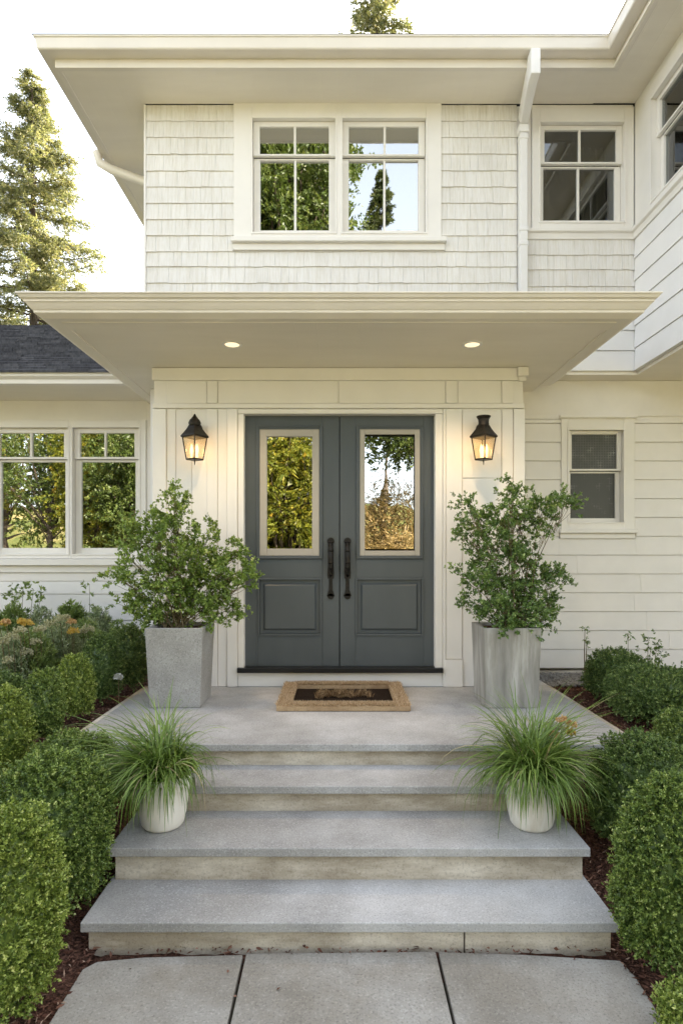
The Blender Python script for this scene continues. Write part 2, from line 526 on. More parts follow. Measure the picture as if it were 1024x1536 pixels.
def m_lantern_glass():
    t = NT('seeded lantern glass')
    tr = t.n('ShaderNodeBsdfTransparent'); tr.inputs['Color'].default_value = (.9, .88, .82, 1)
    tl = t.n('ShaderNodeBsdfTranslucent'); tl.inputs['Color'].default_value = (.88, .72, .46, 1)
    gl = t.n('ShaderNodeBsdfGlossy'); gl.inputs['Roughness'].default_value = .08
    a = t.n('ShaderNodeMixShader'); a.inputs[0].default_value = .20
    b = t.n('ShaderNodeMixShader'); b.inputs[0].default_value = .06
    t.l(tr.outputs[0], a.inputs[1]); t.l(tl.outputs[0], a.inputs[2])
    t.l(a.outputs[0], b.inputs[1]); t.l(gl.outputs[0], b.inputs[2])
    t.l(b.outputs[0], t.out.inputs['Surface'])
    return t.m
M['lantern_glass'] = m_lantern_glass()

# ------------------------------------------------------------------ leaf meshes (numpy)
def unit(a):
    return a / np.maximum(np.linalg.norm(a, axis=-1, keepdims=True), 1e-9)

def leaf_mesh(name, base, d, L, W, r, rnd=None, fold=.25):
    """one four-cornered leaf at each base point along d"""
    n = len(base)
    d = unit(d)
    t = unit(np.cross(d, unit(r.normal(size=(n, 3)))))
    nn = np.cross(d, t)
    L = np.broadcast_to(np.asarray(L, float), (n,))[:, None]
    W = np.broadcast_to(np.asarray(W, float), (n,))[:, None]
    mid = base + d * L * .45 + nn * W * fold
    v = np.empty((n, 4, 3), np.float32)
    v[:, 0] = base; v[:, 1] = mid + t * W * .5; v[:, 2] = base + d * L; v[:, 3] = mid - t * W * .5
    return quads(name, v.reshape(-1, 3), n, r.random(n) if rnd is None else rnd)

def quads(name, co, n, rnd):
    me = bpy.data.meshes.new(name)
    me.vertices.add(len(co)); me.loops.add(n * 4); me.polygons.add(n)
    me.vertices.foreach_set('co', np.ascontiguousarray(co, np.float32).ravel())
    me.loops.foreach_set('vertex_index', np.arange(n * 4, dtype=np.int32))
    me.polygons.foreach_set('loop_start', np.arange(0, n * 4, 4, dtype=np.int32))
    at = me.attributes.new('rnd', 'FLOAT', 'FACE')
    at.data.foreach_set('value', np.ascontiguousarray(rnd, np.float32))
    me.update(); me.validate()
    return me

def sprigs(P, D, length, k, r, spread=.9, droop=0.0):
    """k leaf bases and directions along each shoot P + D*length"""
    n = len(P)
    D = unit(D)
    length = np.broadcast_to(np.asarray(length, float), (n,))
    s = r.random((n, k)) ** .8
    base = P[:, None] + D[:, None] * (s * length[:, None])[..., None]
    base[..., 2] -= droop * (s ** 2) * length[:, None]
    dirs = D[:, None] * r.uniform(.2, 1.0, (n, k, 1)) + unit(r.normal(size=(n, k, 3))) * spread
    tone = np.clip(np.repeat(r.normal(.42, .16, n), k).reshape(n, k) + r.normal(0, .16, (n, k)) + (s - .5) * .25, 0, 1)
    return base.reshape(-1, 3), dirs.reshape(-1, 3), tone.ravel()

def lump(d, seed, freq=5.0):
    r = rng(seed)
    a = r.normal(size=(6, 3)) * freq
    ph = r.uniform(0, 6.28, 6)
    return np.sin(d @ a.T + ph).mean(axis=1)

# ------------------------------------------------------------------ terrain
def zb(y, x=0):
    k = np.interp(y, [-50, 2.58, 2.75, 3.2, 3.8, 4.3, 60], [0, 0, .045, .22, .47, .515, .54])
    return float(k) if np.ndim(y) == 0 else k

def hill(x, y):
    """the ground rises to dry slopes opposite the house and in the distance"""
    up = np.clip((-y - 16) / 30, 0, 1)
    up = up * up * (3 - 2 * up) * 6.0
    return up - .05 - np.where(np.abs(y) + np.abs(x) > 150, 0, 0)

xs = np.concatenate([np.linspace(-600, -60, 10), np.linspace(-50, 50, 41), np.linspace(60, 600, 10)])
ys = np.concatenate([np.linspace(-600, -60, 10), np.linspace(-50, 60, 45), np.linspace(80, 900, 10)])
gx, gy = np.meshgrid(xs, ys)
gz = hill(gx, gy)
nx, ny = len(xs), len(ys)
me = bpy.data.meshes.new('ground')
me.from_pydata([(float(a), float(b), float(c)) for a, b, c in zip(gx.ravel(), gy.ravel(), gz.ravel())], [],
               [(j * nx + i, j * nx + i + 1, (j + 1) * nx + i + 1, (j + 1) * nx + i) for j in range(ny - 1) for i in range(nx - 1)])
g = link_mesh('ground', me, M['lawn']); tag(g, kind='structure')

def bed(name, x0, x1, y0, y1, seed, lower=.012):
    n1, n2 = int((x1 - x0) / .06) + 1, int((y1 - y0) / .06) + 1
    a, b = np.meshgrid(np.linspace(x0, x1, n1), np.linspace(y0, y1, n2))
    r = rng(seed)
    z = np.interp(b, [-50, 2.58, 2.75, 3.2, 3.8, 4.3, 60], [0, 0, .045, .22, .47, .515, .54]) + r.normal(0, .006, a.shape) - lower
    me = bpy.data.meshes.new(name)
    me.from_pydata([(float(p), float(q), float(w)) for p, q, w in zip(a.ravel(), b.ravel(), z.ravel())], [],
                   [(j * n1 + i, j * n1 + i + 1, (j + 1) * n1 + i + 1, (j + 1) * n1 + i) for j in range(n2 - 1) for i in range(n1 - 1)])
    for p in me.polygons: p.use_smooth = True
    return tag(link_mesh(name, me, M['mulch']), kind='structure')
bed('garden_bed', -5.2, -1.02, .6, 6.4, 1)
bed('garden_bed', 1.12, 5.2, .6, 5.75, 2)
bed('garden_bed', -1.1, 1.2, 2.36, 2.62, 3, .03)

def chips(name, regions, seed, label_kind='stuff'):
    r = rng(seed)
    P = []
    for x0, x1, y0, y1, n in regions:
        P.append(np.stack([r.uniform(x0, x1, n), r.uniform(y0, y1, n)], 1))
    P = np.concatenate(P)
    z = zb(P[:, 1]) + r.uniform(-.012, .006, len(P))
    base = np.column_stack([P, z])
    a = r.uniform(0, 6.28, len(P))
    d = np.column_stack([np.cos(a), np.sin(a), r.normal(0, .28, len(P))])
    me = leaf_mesh(name, base, d, r.uniform(.012, .042, len(P)), r.uniform(.004, .013, len(P)), r)
    return tag(link_mesh(name, me, M['chips']), kind='stuff')
chips('bark_mulch', [(-2.2, -1.02, 1.2, 3.3, 9000), (-2.6, -1.5, 3.3, 6.2, 7000), (1.14, 2.2, 1.2, 3.3, 8000), (1.6, 3.0, 3.3, 5.6, 6000), (-1.05, 1.18, 2.50, 2.57, 260)], 5)

# ------------------------------------------------------------------ sunlit street out of view, added to bounce warm light up to the soffits
mb = MB()
mb.box(-60, 60, -9.2, -5.6, -.3, .03)
tag(mb.build('bounce_street', M['bounce_street'], None), kind='structure')
mb = MB()
mb.box(-60, 60, -5.58, -4.4, -.3, .10)
tag(mb.build('bounce_pavement', M['bounce_street'], None, bevel=.02), kind='structure')  # second unseen slab, added for the same light bounce
# ------------------------------------------------------------------ front walk and steps
mb = MB()
def slab(mb, pts, z0, z1):
    n = len(pts)
    mb.loft([[(x, y, z0) for x, y in pts], [(x, y, z1) for x, y in pts]])
slab(mb, [(-1.03, .75), (-.383, .75), (-.397, 2.488), (-.80, 2.472), (-.985, 2.445), (-1.025, 2.40)], -.06, 0)
slab(mb, [(-.373, .75), (.396, .75), (.404, 2.505), (-.385, 2.492)], -.06, 0.002)
slab(mb, [(.406, .75), (1.09, .75), (1.165, 2.36), (1.15, 2.452), (.75, 2.49), (.416, 2.506)], -.06, 0)
for j in range(6):
    y1 = .74 - j * 1.2; y0 = y1 - 1.19
    for x0, x1 in ((-1.03, -.38), (-.37, .396), (.406, 1.09)):
        slab(mb, [(x0, y0), (x1, y0), (x1, y1), (x0, y1)], -.06, 0)
o = mb.build('path', M['paving'], bevel=.006); tag(o, kind='structure')

Z1, Z2, Z3, Z4 = ZC - 1.1047, ZC - 1.2347, ZC - 1.378, ZC - 1.5417
st = thing('front_steps', (.05, 3.0, 0), 'grey granite front steps with beige risers climbing to the landing by the doors', 'steps')
T = .042
def tread(x0, x1, y0, y1, zt, name='tread'):
    MB().box(x0, x1, y0, y1, zt - T, zt).build(name, M['tread'], st, bevel=.005)
def riser(x0, x1, y, y1, z0, z1):
    MB().box(x0, x1, y, y1, z0, z1).build('riser', M['riser'], st, bevel=.003)
tread(-1.078, 1.17, 2.50, 2.90, Z4)
tread(-1.078, 1.175, 2.80, 3.27, Z3)
tread(-1.078, 1.175, 3.175, 3.55, Z2)
tread(-1.585, 1.735, 3.464, 5.02, Z1, 'landing')
riser(-1.055, .527, 2.53, 2.80, -.1, Z4 - T - .001)
riser(.533, 1.147, 2.53, 2.80, -.1, Z4 - T - .001)
riser(-1.055, 1.15, 2.832, 3.15, -.1, Z3 - T - .001)
riser(-1.055, 1.15, 3.207, 3.44, -.1, Z2 - T - .001)
riser(-1.55, 1.70, 3.496, 5.0, -.1, Z1 - T - .001)
MB().box(-1.62, -1.587, 3.464, 5.02, Z1 - .06, Z1 - .004).build('edging', M['riser'], st, bevel=.003)
MB().box(1.737, 1.768, 3.464, 5.02, Z1 - .06, Z1 - .004).build('edging', M['riser'], st, bevel=.003)
MB().box(1.60, 1.768, 5.022, 5.66, Z1 - .09, Z1 - .01).build('landing', M['tread'], st, bevel=.004)

# ------------------------------------------------------------------ the house
house = thing('house', (0, 5.0, Z1), 'two storey cream house with shingled upper wall and a portico over grey double doors', 'house')
H = house
DP, DU, DL, DR = 4.97, 5.5, 6.3, 5.7      # portico wall, upper wall, left wing wall, lower right wall
XW = 2.713                                # side wall of the upper right wing
ZS = 1.535                                # portico soffit
ZU = 4.107                                # upper soffit
ZK = 1.668                                # underside of the overhanging upper floor

def px_rect(d, x0, x1, y0, y1): return (X(x0, d), X(x1, d), Zr(y1, d), Zr(y0, d))

def make_window(mk, cas, units, sill=None, depth=.10, pane='pane', proud=.03, stile=.05, head=None, lower_mat=None):
    """cas = outer casing; unit = (glass u0, u1, z0, z1, rail z0, rail z1, upper muntins, lower muntins)"""
    opens = [(g[0] - stile, g[1] + stile, g[2] - stile, g[3] + stile * .8) for g in units]
    m = mk(); m.holed(*cas, -depth, proud, opens)
    for q in opens:                              # inner stop moulding
        m.holed(q[0] - .012, q[1] + .012, q[2] - .012, q[3] + .012, proud, proud + .008, [(q[0] + .004, q[1] - .004, q[2] + .004, q[3] - .004)])
    w = m.build('window', M['trim'], H, bevel=.003)
    for g, q in zip(units, opens):
        u0, u1, z0, z1, r0, r1, mu, ml = g
        for (a, b, n0, n1, mts) in ((r0 + (r1 - r0) * .5, q[3], -.045, -.012, mu), (q[2], r0 + (r1 - r0) * .5, -.078, -.046, ml)):
            upper = n1 > -.03
            ga, gb = (r1, z1) if upper else (z0, r0)
            s = mk(); s.holed(q[0] + .003, q[1] - .003, a + .0015, b - .003, n0, n1, [(u0, u1, ga, gb)])
            for x in mts: s.box(x - .010, x + .010, n0 + .004, n1 - .002, ga, gb)
            s.build('sash', M['trim'], w, bevel=.003)
            p = mk(); p.box(u0 - .004, u1 + .004, n0 + .006, n0 + .011, ga - .004, gb + .004)
            p.build('pane', M[pane] if (upper or not lower_mat) else M[lower_mat], w)
    if sill:
        a, b, z0, z1, n, ap = sill
        s = mk(); s.box(a, b, .001, n, z0, z1)
        s.build('sill', M['trim'], w, bevel=.006)
        if ap:
            s = mk(); s.box(a + .012, b - .012, .001, proud + .004, z0 - ap, z0 - .001)
            s.build('apron', M['trim'], w, bevel=.003)
    if head:
        s = mk(); s.box(cas[0] - .02, cas[1] + .02, .001, proud + .025, cas[3] - .002, cas[3] + head)
        s.build('head_cap', M['trim'], w, bevel=.004)
    return w, [(q[0] - .03, q[1] + .03, q[2] - .03, q[3] + .03) for q in opens]

def curtain(mk, parent, u0, u1, z0, z1, n, amp=.02, waves=7, mat='curtain'):
    k = 60
    top, bot = [], []
    m = mk()
    pts, f = [], []
    for i in range(k + 1):
        u = u0 + (u1 - u0) * i / k
        d = amp * math.sin(i / k * waves * 2 * PI) + amp * .5 * math.sin(i / k * waves * 4.3 + 1)
        pts += [(u, n + d, z0), (u, n + d, z1)]
    for i in range(k): f.append((2 * i, 2 * i + 2, 2 * i + 3, 2 * i + 1))
    m.add(pts, f)
    return m.build('curtain', M[mat], parent, smooth=True)

# --- upper storey, main front
fu = lambda: front(DU)
d = DU
cas_m = px_rect(d, 351, 661, 157.5, 361)
um = []
for x0, x1, mx in ((389, 493, 442), (523, 628, 577)):
    um.append((X(x0, d), X(x1, d), Zr(341, d), Zr(188, d), Zr(235, d), Zr(229, d), [X(mx, d)], [X(mx, d)]))
w, holes_m = make_window(fu, cas_m, um, sill=(X(348, d), X(668, d), Zr(367, d), Zr(360, d), .075, .06), stile=.062)
cas_r = px_rect(d, 796, 948, 164, 345)
ur = [(X(817, d), X(925, d), Zr(326, d), Zr(193, d), Zr(247, d), Zr(241, d), [X(870, d)], [X(870, d)])]
w2, holes_r = make_window(fu, cas_r, ur, pane='pane_clear', stile=.055)
curtain(fu, w2, X(890, d), X(930, d), Zr(330, d), Zr(190, d), -.30, .02, 4)
XL = -1.76
XD0, XD1 = X(775, d), X(787, d)
m = front(DU + .001); m.holed(XL, XW + .2, ZK, ZU - .006, -.11, 0, holes_m + holes_r); m.build('sheathing', M['white'], H)
zs = [Zr(y, d) for y in (470, 449.5, 425, 400.5, 378, 354, 329.5, 305.5, 281, 257, 232, 207, 182.5, 157)]
courses = [(a, b) for a, b in zip(zs, zs[1:])]
courses[-1] = (courses[-1][0], ZU - .002)
m = fu(); shingles(m, XL, XD0 - .004, courses, [(cas_m[0], cas_m[1], cas_m[2], cas_m[3]), (X(350, d), X(666, d), Zr(377, d), Zr(360, d))], 11)
m.build('shingle_wall', M['shingle'], H)
m = fu(); shingles(m, XD1 + .004, XW - .006, [(Zr(455, d), Zr(430, d)), (Zr(430, d), Zr(405, d)), (Zr(405, d), Zr(383, d)), (Zr(383, d), Zr(360, d))], [], 12)
m.build('shingle_wall', M['shingle'], H)
m = fu(); clapboards(m, .9, XW - .004, ZK + .002, Zr(455, d), .187, []); m.build('siding_wall', M['white'], H)
m = fu(); m.box(XD1 + .02, cas_r[0] - .002, 0.001, .014, Zr(345, d), ZU - .002); m.box(cas_r[1] + .002, XW - .03, 0.001, .014, Zr(345, d), ZU - .002)
m.box(cas_r[0], cas_r[1], .001, .014, cas_r[3] + .001, ZU - .002)
m.build('wall_panel', M['trim'], H, bevel=.002)
m = fu(); m.box(XL - .02, XL - .001, -.1, .022, ZK, ZU - .003); m.build('corner_board', M['trim'], H, bevel=.003)

# --- upper right wing: side wall facing the steps
fs = lambda: side(XW)
Z_belt0, Z_belt1 = Zr(360, 5.5), Zr(346, 5.5)
wz0, wz1 = 3.075, 3.86
cas_w = (3.9, 5.30, Z_belt1 + .004, 4.04)
uw = [(4.18, 5.10, wz0, wz1, 3.555, 3.59, [4.64], [4.64])]
w3, holes_w = make_window(fs, cas_w, uw, pane='pane_clear', stile=.055)
curtain(fs, w3, 4.85, 5.1, wz0, wz1, -.25, .02, 4)
m = side(XW + .001); m.holed(3.3, DU - .02, ZK, ZU - .004, -.11, 0, holes_w); m.build('sheathing', M['white'], H)
m = fs(); clapboards(m, 3.3, DU - .022, ZK + .002, Z_belt0, .205, []); m.build('siding_wall', M['white'], H)
m = fs(); m.box(5.302, DU - .024, .001, .014, Z_belt1, ZU - .002); m.box(3.9, 5.302, .001, .014, 4.041, ZU - .002); m.box(3.3, 3.899, .001, .014, Z_belt1, ZU - .002); m.build('wall_panel', M['trim'], H, bevel=.002)
rel().sweep([(XD1 + .012, DU - .001), (XW - .001, DU - .001), (XW - .001, 3.3)], [(0, Z_belt0), (.024, Z_belt0), (.030, Z_belt0 + .05), (.055, Z_belt0 + .058), (.058, Z_belt1), (0, Z_belt1 + .003)]).build('belt_course', M['trim'], H, bevel=.003)
m = front(3.3); m.box(XW, 8.0, -.11, 0, ZK, ZU - .004); m.build('wing_wall', M['white'], H)
m = rel(); m.box(1.86, XW + .02, DU - .001, 5.80, ZK - .03, ZK - .001); m.box(XW + .02, 8.0, 3.3, 5.80, ZK - .03, ZK - .001); m.build('soffit', M['soffit'], H)

# --- upper roof, soffit, gutter
path_u = [(-2.40, 13.0), (-2.40, 5.06), (2.33, 5.06), (2.33, 2.9)]
m = rel()
m.box(-2.39, 2.32, 5.07, 5.478, ZU, ZU + .02); m.box(-2.39, XL - .021, 5.478, 13.0, ZU, ZU + .02); m.box(2.32, XW - .001, 2.95, 5.47, ZU, ZU + .02)
m.box(2.713, 8.6, 2.95, 3.29, ZU, ZU + .02)
m.build('soffit', M['soffit'], H)
rel().sweep(path_u, [(-.045, ZU - .004), (-.004, ZU - .004), (-.004, 4.176), (-.045, 4.176)]).build('fascia', M['gutter'], H, bevel=.004)
rel().sweep(path_u, [(-.02, 4.177), (.09, 4.177), (.098, 4.186), (.108, 4.262), (.118, 4.268), (.118, 4.28), (-.02, 4.28)]).build('gutter', M['gutter'], H, bevel=.002)
m = rel()
zt, zr_ = 4.285, 5.75
m.add([(-2.53, 4.94, zt), (8.8, 4.94, zt), (8.8, 13.2, zt), (-2.53, 13.2, zt), (1.6, 9.0, zr_), (5.5, 9.0, zr_)], [(0, 1, 5, 4), (1, 2, 5), (2, 3, 4, 5), (3, 0, 4), (0, 3, 2, 1)])
m.add([(2.34, 3.0, zt - .02), (8.8, 3.0, zt - .02), (8.8, 5.2, zt + .06), (2.34, 5.2, zt + .06), (5.5, 5.0, 5.1), (5.5, 6.8, 5.1)], [(0, 1, 4), (1, 2, 5, 4), (3, 0, 4, 5), (0, 3, 2, 1)])
m.build('roof', M['roof'], H)
m = rel(); m.box(XL, 8.0, 12.4, 12.5, -1.6, ZU); m.box(7.9, 8.0, 3.3, 12.4, -1.6, ZU); m.box(XL, XL + .1, DU + .11, 12.4, -1.6, ZU - .002); m.build('rear_wall', M['white'], H)
m = rel(); m.box(XL + .1, 7.9, DU + .12, 12.4, ZK + .01, ZK + .06); m.build('upper_floor', M['interior'], H)
m = rel(); m.box(XL + .1, 7.9, 8.9, 9.0, ZK + .06, ZU - .01); m.box(1.55, 1.6, DU + .12, 8.9, ZK + .06, ZU - .01); m.build('inner_wall', M['interior'], H)

# --- downspouts
ds = rel()
xa, xb = 1.62, (XD0 + XD1) / 2
ds.loft([[(xa - .04, 4.935, 3.955), (xa + .04, 4.935, 3.955), (xa + .04, 4.935, 4.165), (xa - .04, 4.935, 4.165)],
         [(xa - .04, 5.02, 3.935), (xa + .04, 5.02, 3.935), (xa + .04, 5.02, 4.165), (xa - .04, 5.02, 4.165)],
         [(xb - .036, DU - .10, 3.87), (xb + .036, DU - .10, 3.87), (xb + .036, DU - .02, 3.97), (xb - .036, DU - .02, 3.97)]])
ds.box(xb - .045, xb + .045, DU - .105, DU - .021, 3.80, 3.872)
ds.box(xb - .035, xb + .035, DU - .095, DU - .022, 2.05, 3.80)
for z in (3.76, 2.93, 2.80): ds.box(xb - .041, xb + .041, DU - .101, DU - .021, z - .02, z + .02)
ds.build('downspout', M['white'], H, bevel=.008)
ds = rel()
ds.tube([(-2.53, 6.28, 4.20), (-2.50, 6.28, 4.09), (-2.38, 6.28, 4.02), (-1.83, 6.28, 3.82), (-1.80, 6.28, 3.68), (-1.80, 6.28, 2.0)], .045, 12)
ds.build('downspout', M['soffit'], H, smooth=True)

# --- portico: roof, gutter, soffit
path_p = [(-1.90, 6.6), (-1.90, 3.93), (1.90, 3.93), (1.90, 5.47)]
rel().sweep(path_p, [(-.07, ZS - .006), (.020, ZS - .006), (.060, ZS + .014), (.066, ZS + .018), (.068, ZS + .030), (.076, ZS + .036), (.088, ZS + .050), (.102, ZS + .068), (.110, ZS + .072), (.112, ZS + .084), (.126, ZS + .091), (.137, ZS + .107), (.145, ZS + .111), (.145, ZS + .121), (-.07, ZS + .121)]).build('gutter', M['gutter'], H, bevel=.003)
m = rel(); m.box(-1.832, 1.832, 3.998, DP + .05, ZS, ZS + .02); m.box(-1.832, -1.50, DP + .05, 6.28, ZS, ZS + .02); m.box(1.50, 1.832, DP + .05, 5.69, ZS, ZS + .02)
m.build('soffit', M['soffit'], H)
m = rel(); m.box(-1.834, 1.834, 3.96, 4.10, ZS - .010, ZS - .001); m.build('soffit_trim', M['soffit'], H, bevel=.003)
m = rel()
e = ZS + .117
m.add([(-2.03, 3.80, e), (2.03, 3.80, e), (2.03, 5.48, e), (-2.03, 6.7, e), (-1.3, 5.49, 2.02), (1.5, 5.49, 2.02), (-1.3, 6.7, 2.02)], [(0, 1, 5, 4), (1, 2, 5), (0, 4, 6, 3)])
m.build('portico_roof', M['flat_roof'], H)
m = fu(); m.box(XL, 1.80, .020, .032, 1.95, 2.10); m.build('flashing', M['threshold'], H)

# --- portico front wall
fp = lambda: front(DP)
d = DP
xl, xr = X(231, d), X(784, d)
zb0 = -1.1047 + .002
dop = (X(366, d), X(652, d), zb0 + .0, Zr(621, d))
m = fp(); m.holed(xl, xr, zb0, ZS - .001, -.10, 0, [(dop[0] - .01, dop[1] + .01, zb0 - .1, dop[3] + .01)]); m.build('portico_wall', M['wall'], H)
rel().box(xl, xl + .1, DP + .101, 6.28, -1.2, ZS - .001).build('portico_wall', M['wall'], H)
rel().box(xr - .1, xr, DP + .101, 5.69, -1.2, ZS - .001).build('portico_wall', M['wall'], H)
m = fp()
zt1, zt0 = ZS - .003, Zr(571, d)
m.box(xl - .012, xr + .012, .001, .020, zt0, zt1)                       # top frieze
m.box(xl - .006, xr + .006, .001, .024, Zr(613, d), Zr(606, d))         # band
m.build('frieze', M['trim'], H, bevel=.004)
m = fp()
m.box(X(774, d), X(790, d), .021, .05, Zr(566, d), zt1); m.box(X(776, d), X(787, d), .021, .036, Zr(573, d), Zr(566, d) - .001)
m.build('cornice_block', M['trim'], H, bevel=.004)
zc0, zc1 = zb0 + .001, Zr(614, d)
def board(x0, x1, y0, y1, n, name='batten'):
    b = fp(); b.box(X(x0, d), X(x1, d), .001, n, Zr(y1, d), Zr(y0, d)); b.build(name, M['trim'], H, bevel=.003)
YB = 1029.5
board(230, 250, 614, YB, .022, 'corner_board'); board(769, 785.5, 614, YB, .022, 'corner_board')
board(250.3, 264, 614, YB, .010)
board(311, 326.5, 614, YB, .016)
for a in (264.6, 288.3): board(a, a + 23, 616, YB, .006)
board(250.5, 310, 572, 605, .008); board(311, 326.5, 572, 605, .016); board(327.5, 507, 572, 605, .008); board(508, 667, 572, 605, .008)
board(668, 685, 572, 605, .016); board(686, 751, 572, 605, .008); board(752, 768.5, 572, 605, .014)
board(693, 751, 616, 717, .010); board(693, 768.5, 719, YB, .008); board(752, 768.5, 616, 717, .014)
board(668, 692, 614, 988, .018); board(667, 692.5, 989, YB, .030, 'plinth_block')
board(327, 341, 614, YB, .012)
# door casing and jambs
def casing(x0, x1, y0, y1, n0, n1):
    b = fp(); b.box(X(x0, d), X(x1, d), n0, n1, Zr(y1, d), Zr(y0, d)); b.build('door_casing', M['trim'], H, bevel=.004)
casing(341.5, 356.5, 614, YB, .001, .028); casing(357, 366, 621.5, 1003, -.095, .018)
casing(652, 663, 621.5, 1003, -.095, .018); casing(663.5, 667.5, 614, YB, .001, .024)
casing(357, 663, 614.5, 621.2, -.095, .022)
m = fp(); m.box(X(357, d), X(663, d), -.09, .055, Zr(1008, d), Zr(1001, d)); m.build('threshold', M['threshold'], H, bevel=.003)
m = fp(); m.box(X(357, d), X(663, d), -.09, .012, zb0, Zr(1008, d) - .001); m.build('sill_board', M['trim'], H, bevel=.003)
m = fp(); m.box(xl + .1, xr - .1, -1.6, -1.5, -1.1, ZS - .01); m.build('inner_wall', M['interior'], H)
m = rel(); m.box(xl + .1, xr - .1, DP + .10, DP + 1.5, -1.104, -1.06); m.build('hall_floor', M['interior'], H)

# --- double doors
def frame_ring(mb, u0, u1, z0, z1, w, n0, n1):
    mb.holed(u0, u1, z0, z1, n0, n1, [(u0 + w, u1 - w, z0 + w, z1 - w)])
def make_door(x0, x1, gx, mold, pan, hx):
    dd = 5.03
    fd = lambda: front(dd)
    R = lambda a, b, c, e: (X(a, dd), X(b, dd), Zr(e, dd), Zr(c, dd))
    leaf = R(x0, x1, 621.5, 1000.5)
    mo = R(*mold); pn = R(*pan); gl = R(*gx)
    m = fd(); m.holed(*leaf, -.045, 0, [mo, pn]); dr = m.build('door', M['door'], H, bevel=.0025)
    m = fd(); frame_ring(m, *mo, .030, -.04, .008); frame_ring(m, mo[0] + .006, mo[1] - .006, mo[2] + .006, mo[3] - .006, .012, .008, .015); m.build('moulding', M['door'], dr, bevel=.004)
    m = fd(); frame_ring(m, mo[0] + .0305, mo[1] - .0305, mo[2] + .0305, mo[3] - .0305, gl[0] - mo[0] - .0305, -.034, .004); m.build('glazing_bead', M['bead'], dr, bevel=.003)
    m = fd(); m.box(gl[0] - .003, gl[1] + .003, -.024, -.018, gl[2] - .003, gl[3] + .003); m.build('pane', M['pane_door'], dr)
    m = fd(); frame_ring(m, *pn, .016, -.04, .009)
    a = .016
    rg = [(pn[0] + a, pn[1] - a, pn[2] + a, pn[3] - a, -.018), (pn[0] + .045, pn[1] - .045, pn[2] + .045, pn[3] - .045, -.018 + .001), (pn[0] + .062, pn[1] - .062, pn[2] + .062, pn[3] - .062, -.003)]
    m.loft([[(q[0], q[4], q[2]), (q[1], q[4], q[2]), (q[1], q[4], q[3]), (q[0], q[4], q[3])] for q in [(rg[0][0], rg[0][1], rg[0][2], rg[0][3], -.035)] + rg])
    m.build('panel', M['door'], dr, bevel=.003)
    hu = X(hx, dd)
    h = MB((0, dd, ZC))
    z0, z1 = Zr(897, dd), Zr(809, dd)
    z = lambda f: z0 + (z1 - z0) * f
    for f, r_ in ((.97, .030), (.03, .026)):
        h.loft([[(hu + r_ * math.cos(k * PI / 8), yy, z(f) + r_ * math.sin(k * PI / 8)) for k in range(16)] for yy in (-.012, -.001)])
    HW = 1.3
    h.loft([[(hu + HW * w_ * sx, -.012 if k == 0 else -.001, zz) for sx, zz, w_ in ((-1, z(.03), .026), (1, z(.03), .026), (1, z(.14), .012), (1, z(.33), .011), (-1, z(.33), .011), (-1, z(.14), .012))] for k in (0, 1)])
    h.loft([[(hu + HW * w_ * sx, -.014 if k == 0 else -.001, zz) for sx, zz, w_ in ((-1, z(.33), .019), (1, z(.33), .019), (1, z(.42), .022), (1, z(.62), .017), (1, z(.97), .017), (-1, z(.97), .017), (-1, z(.62), .017), (-1, z(.42), .022))] for k in (0, 1)])
    h.tube([(hu, -.012, z(.93)), (hu, -.040, z(.92)), (hu, -.052, z(.86)), (hu, -.056, z(.70)), (hu, -.054, z(.52)), (hu, -.044, z(.42)), (hu, -.012, z(.38))], [.010, .013, .017, .023, .020, .014, .012], 12)
    for f in (.60, .80): h.tube([(hu, -.055, z(f) - .006), (hu, -.055, z(f)), (hu, -.055, z(f) + .006)], [.021, .029, .021], 12)
    h.tube([(hu - .02, -.03, z(.955)), (hu, -.034, z(.957)), (hu + .02, -.03, z(.955))], .007, 8)
    h.build('handle', M['black'], dr, bevel=.0015)
make_door(367, 508.4, (400, 469, 655, 823), (384, 484, 638.5, 839), (386.5, 482.5, 867, 954), 496)
make_door(509.8, 651, (547, 620, 655, 823), (534, 635, 638.5, 839), (532.5, 635, 867, 954), 521)

# --- lower right wall with the small window
d = DR
fr_ = lambda: front(DR)
cas_s = px_rect(d, 840, 949, 628, 796)
us = [(X(858, d), X(926, d), Zr(777, d), Zr(651, d), Zr(709, d), Zr(703, d), [], [])]
w4, holes_s = make_window(fr_, cas_s, us, sill=(X(836.5, d), X(952, d), Zr(800, d), Zr(794, d), .07, .05), pane='screen', stile=.045, head=.025, lower_mat='screen_dim')
zfoot = -1.096
m = front(DR + .001); m.holed(1.45, 8.0, zfoot, ZK - .031, -.11, 0, holes_s); m.build('sheathing', M['wall'], H)
m = fr_()
cut = [(cas_s[0], cas_s[1], Zr(800, d) - .05, cas_s[3] + .02), (X(837, d), X(952, d), Zr(808, d), Zr(794, d))]
clapboards(m, 1.45, 7.9, zfoot + .01, Zr(629, d), .1785, cut, .022, .010)
m.build('siding_wall', M['wall'], H, bevel=.002)
m = fr_(); m.box(xr + .004, 7.9, .001, .012, Zr(629, d) + .03, ZK - .032); m.build('frieze', M['wall'], H)
m = fr_(); m.box(xr + .004, cas_s[0] - .002, .001, .024, Zr(629, d), Zr(629, d) + .03); m.build('band', M['trim'], H, bevel=.003)
m = fr_(); m.box(1.45, 7.9, -.10, .004, -1.4, zfoot - .02); m.build('foundation', M['riser'], H)
curtain(fr_, w4, X(850, d), X(915, d), Zr(780, d), Zr(705, d), -.12, .012, 5, 'screen')
m = fr_(); m.box(X(845, d), X(940, d), -.35, -.32, Zr(790, d), Zr(640, d)); m.build('inner_blind', M['interior'], H)

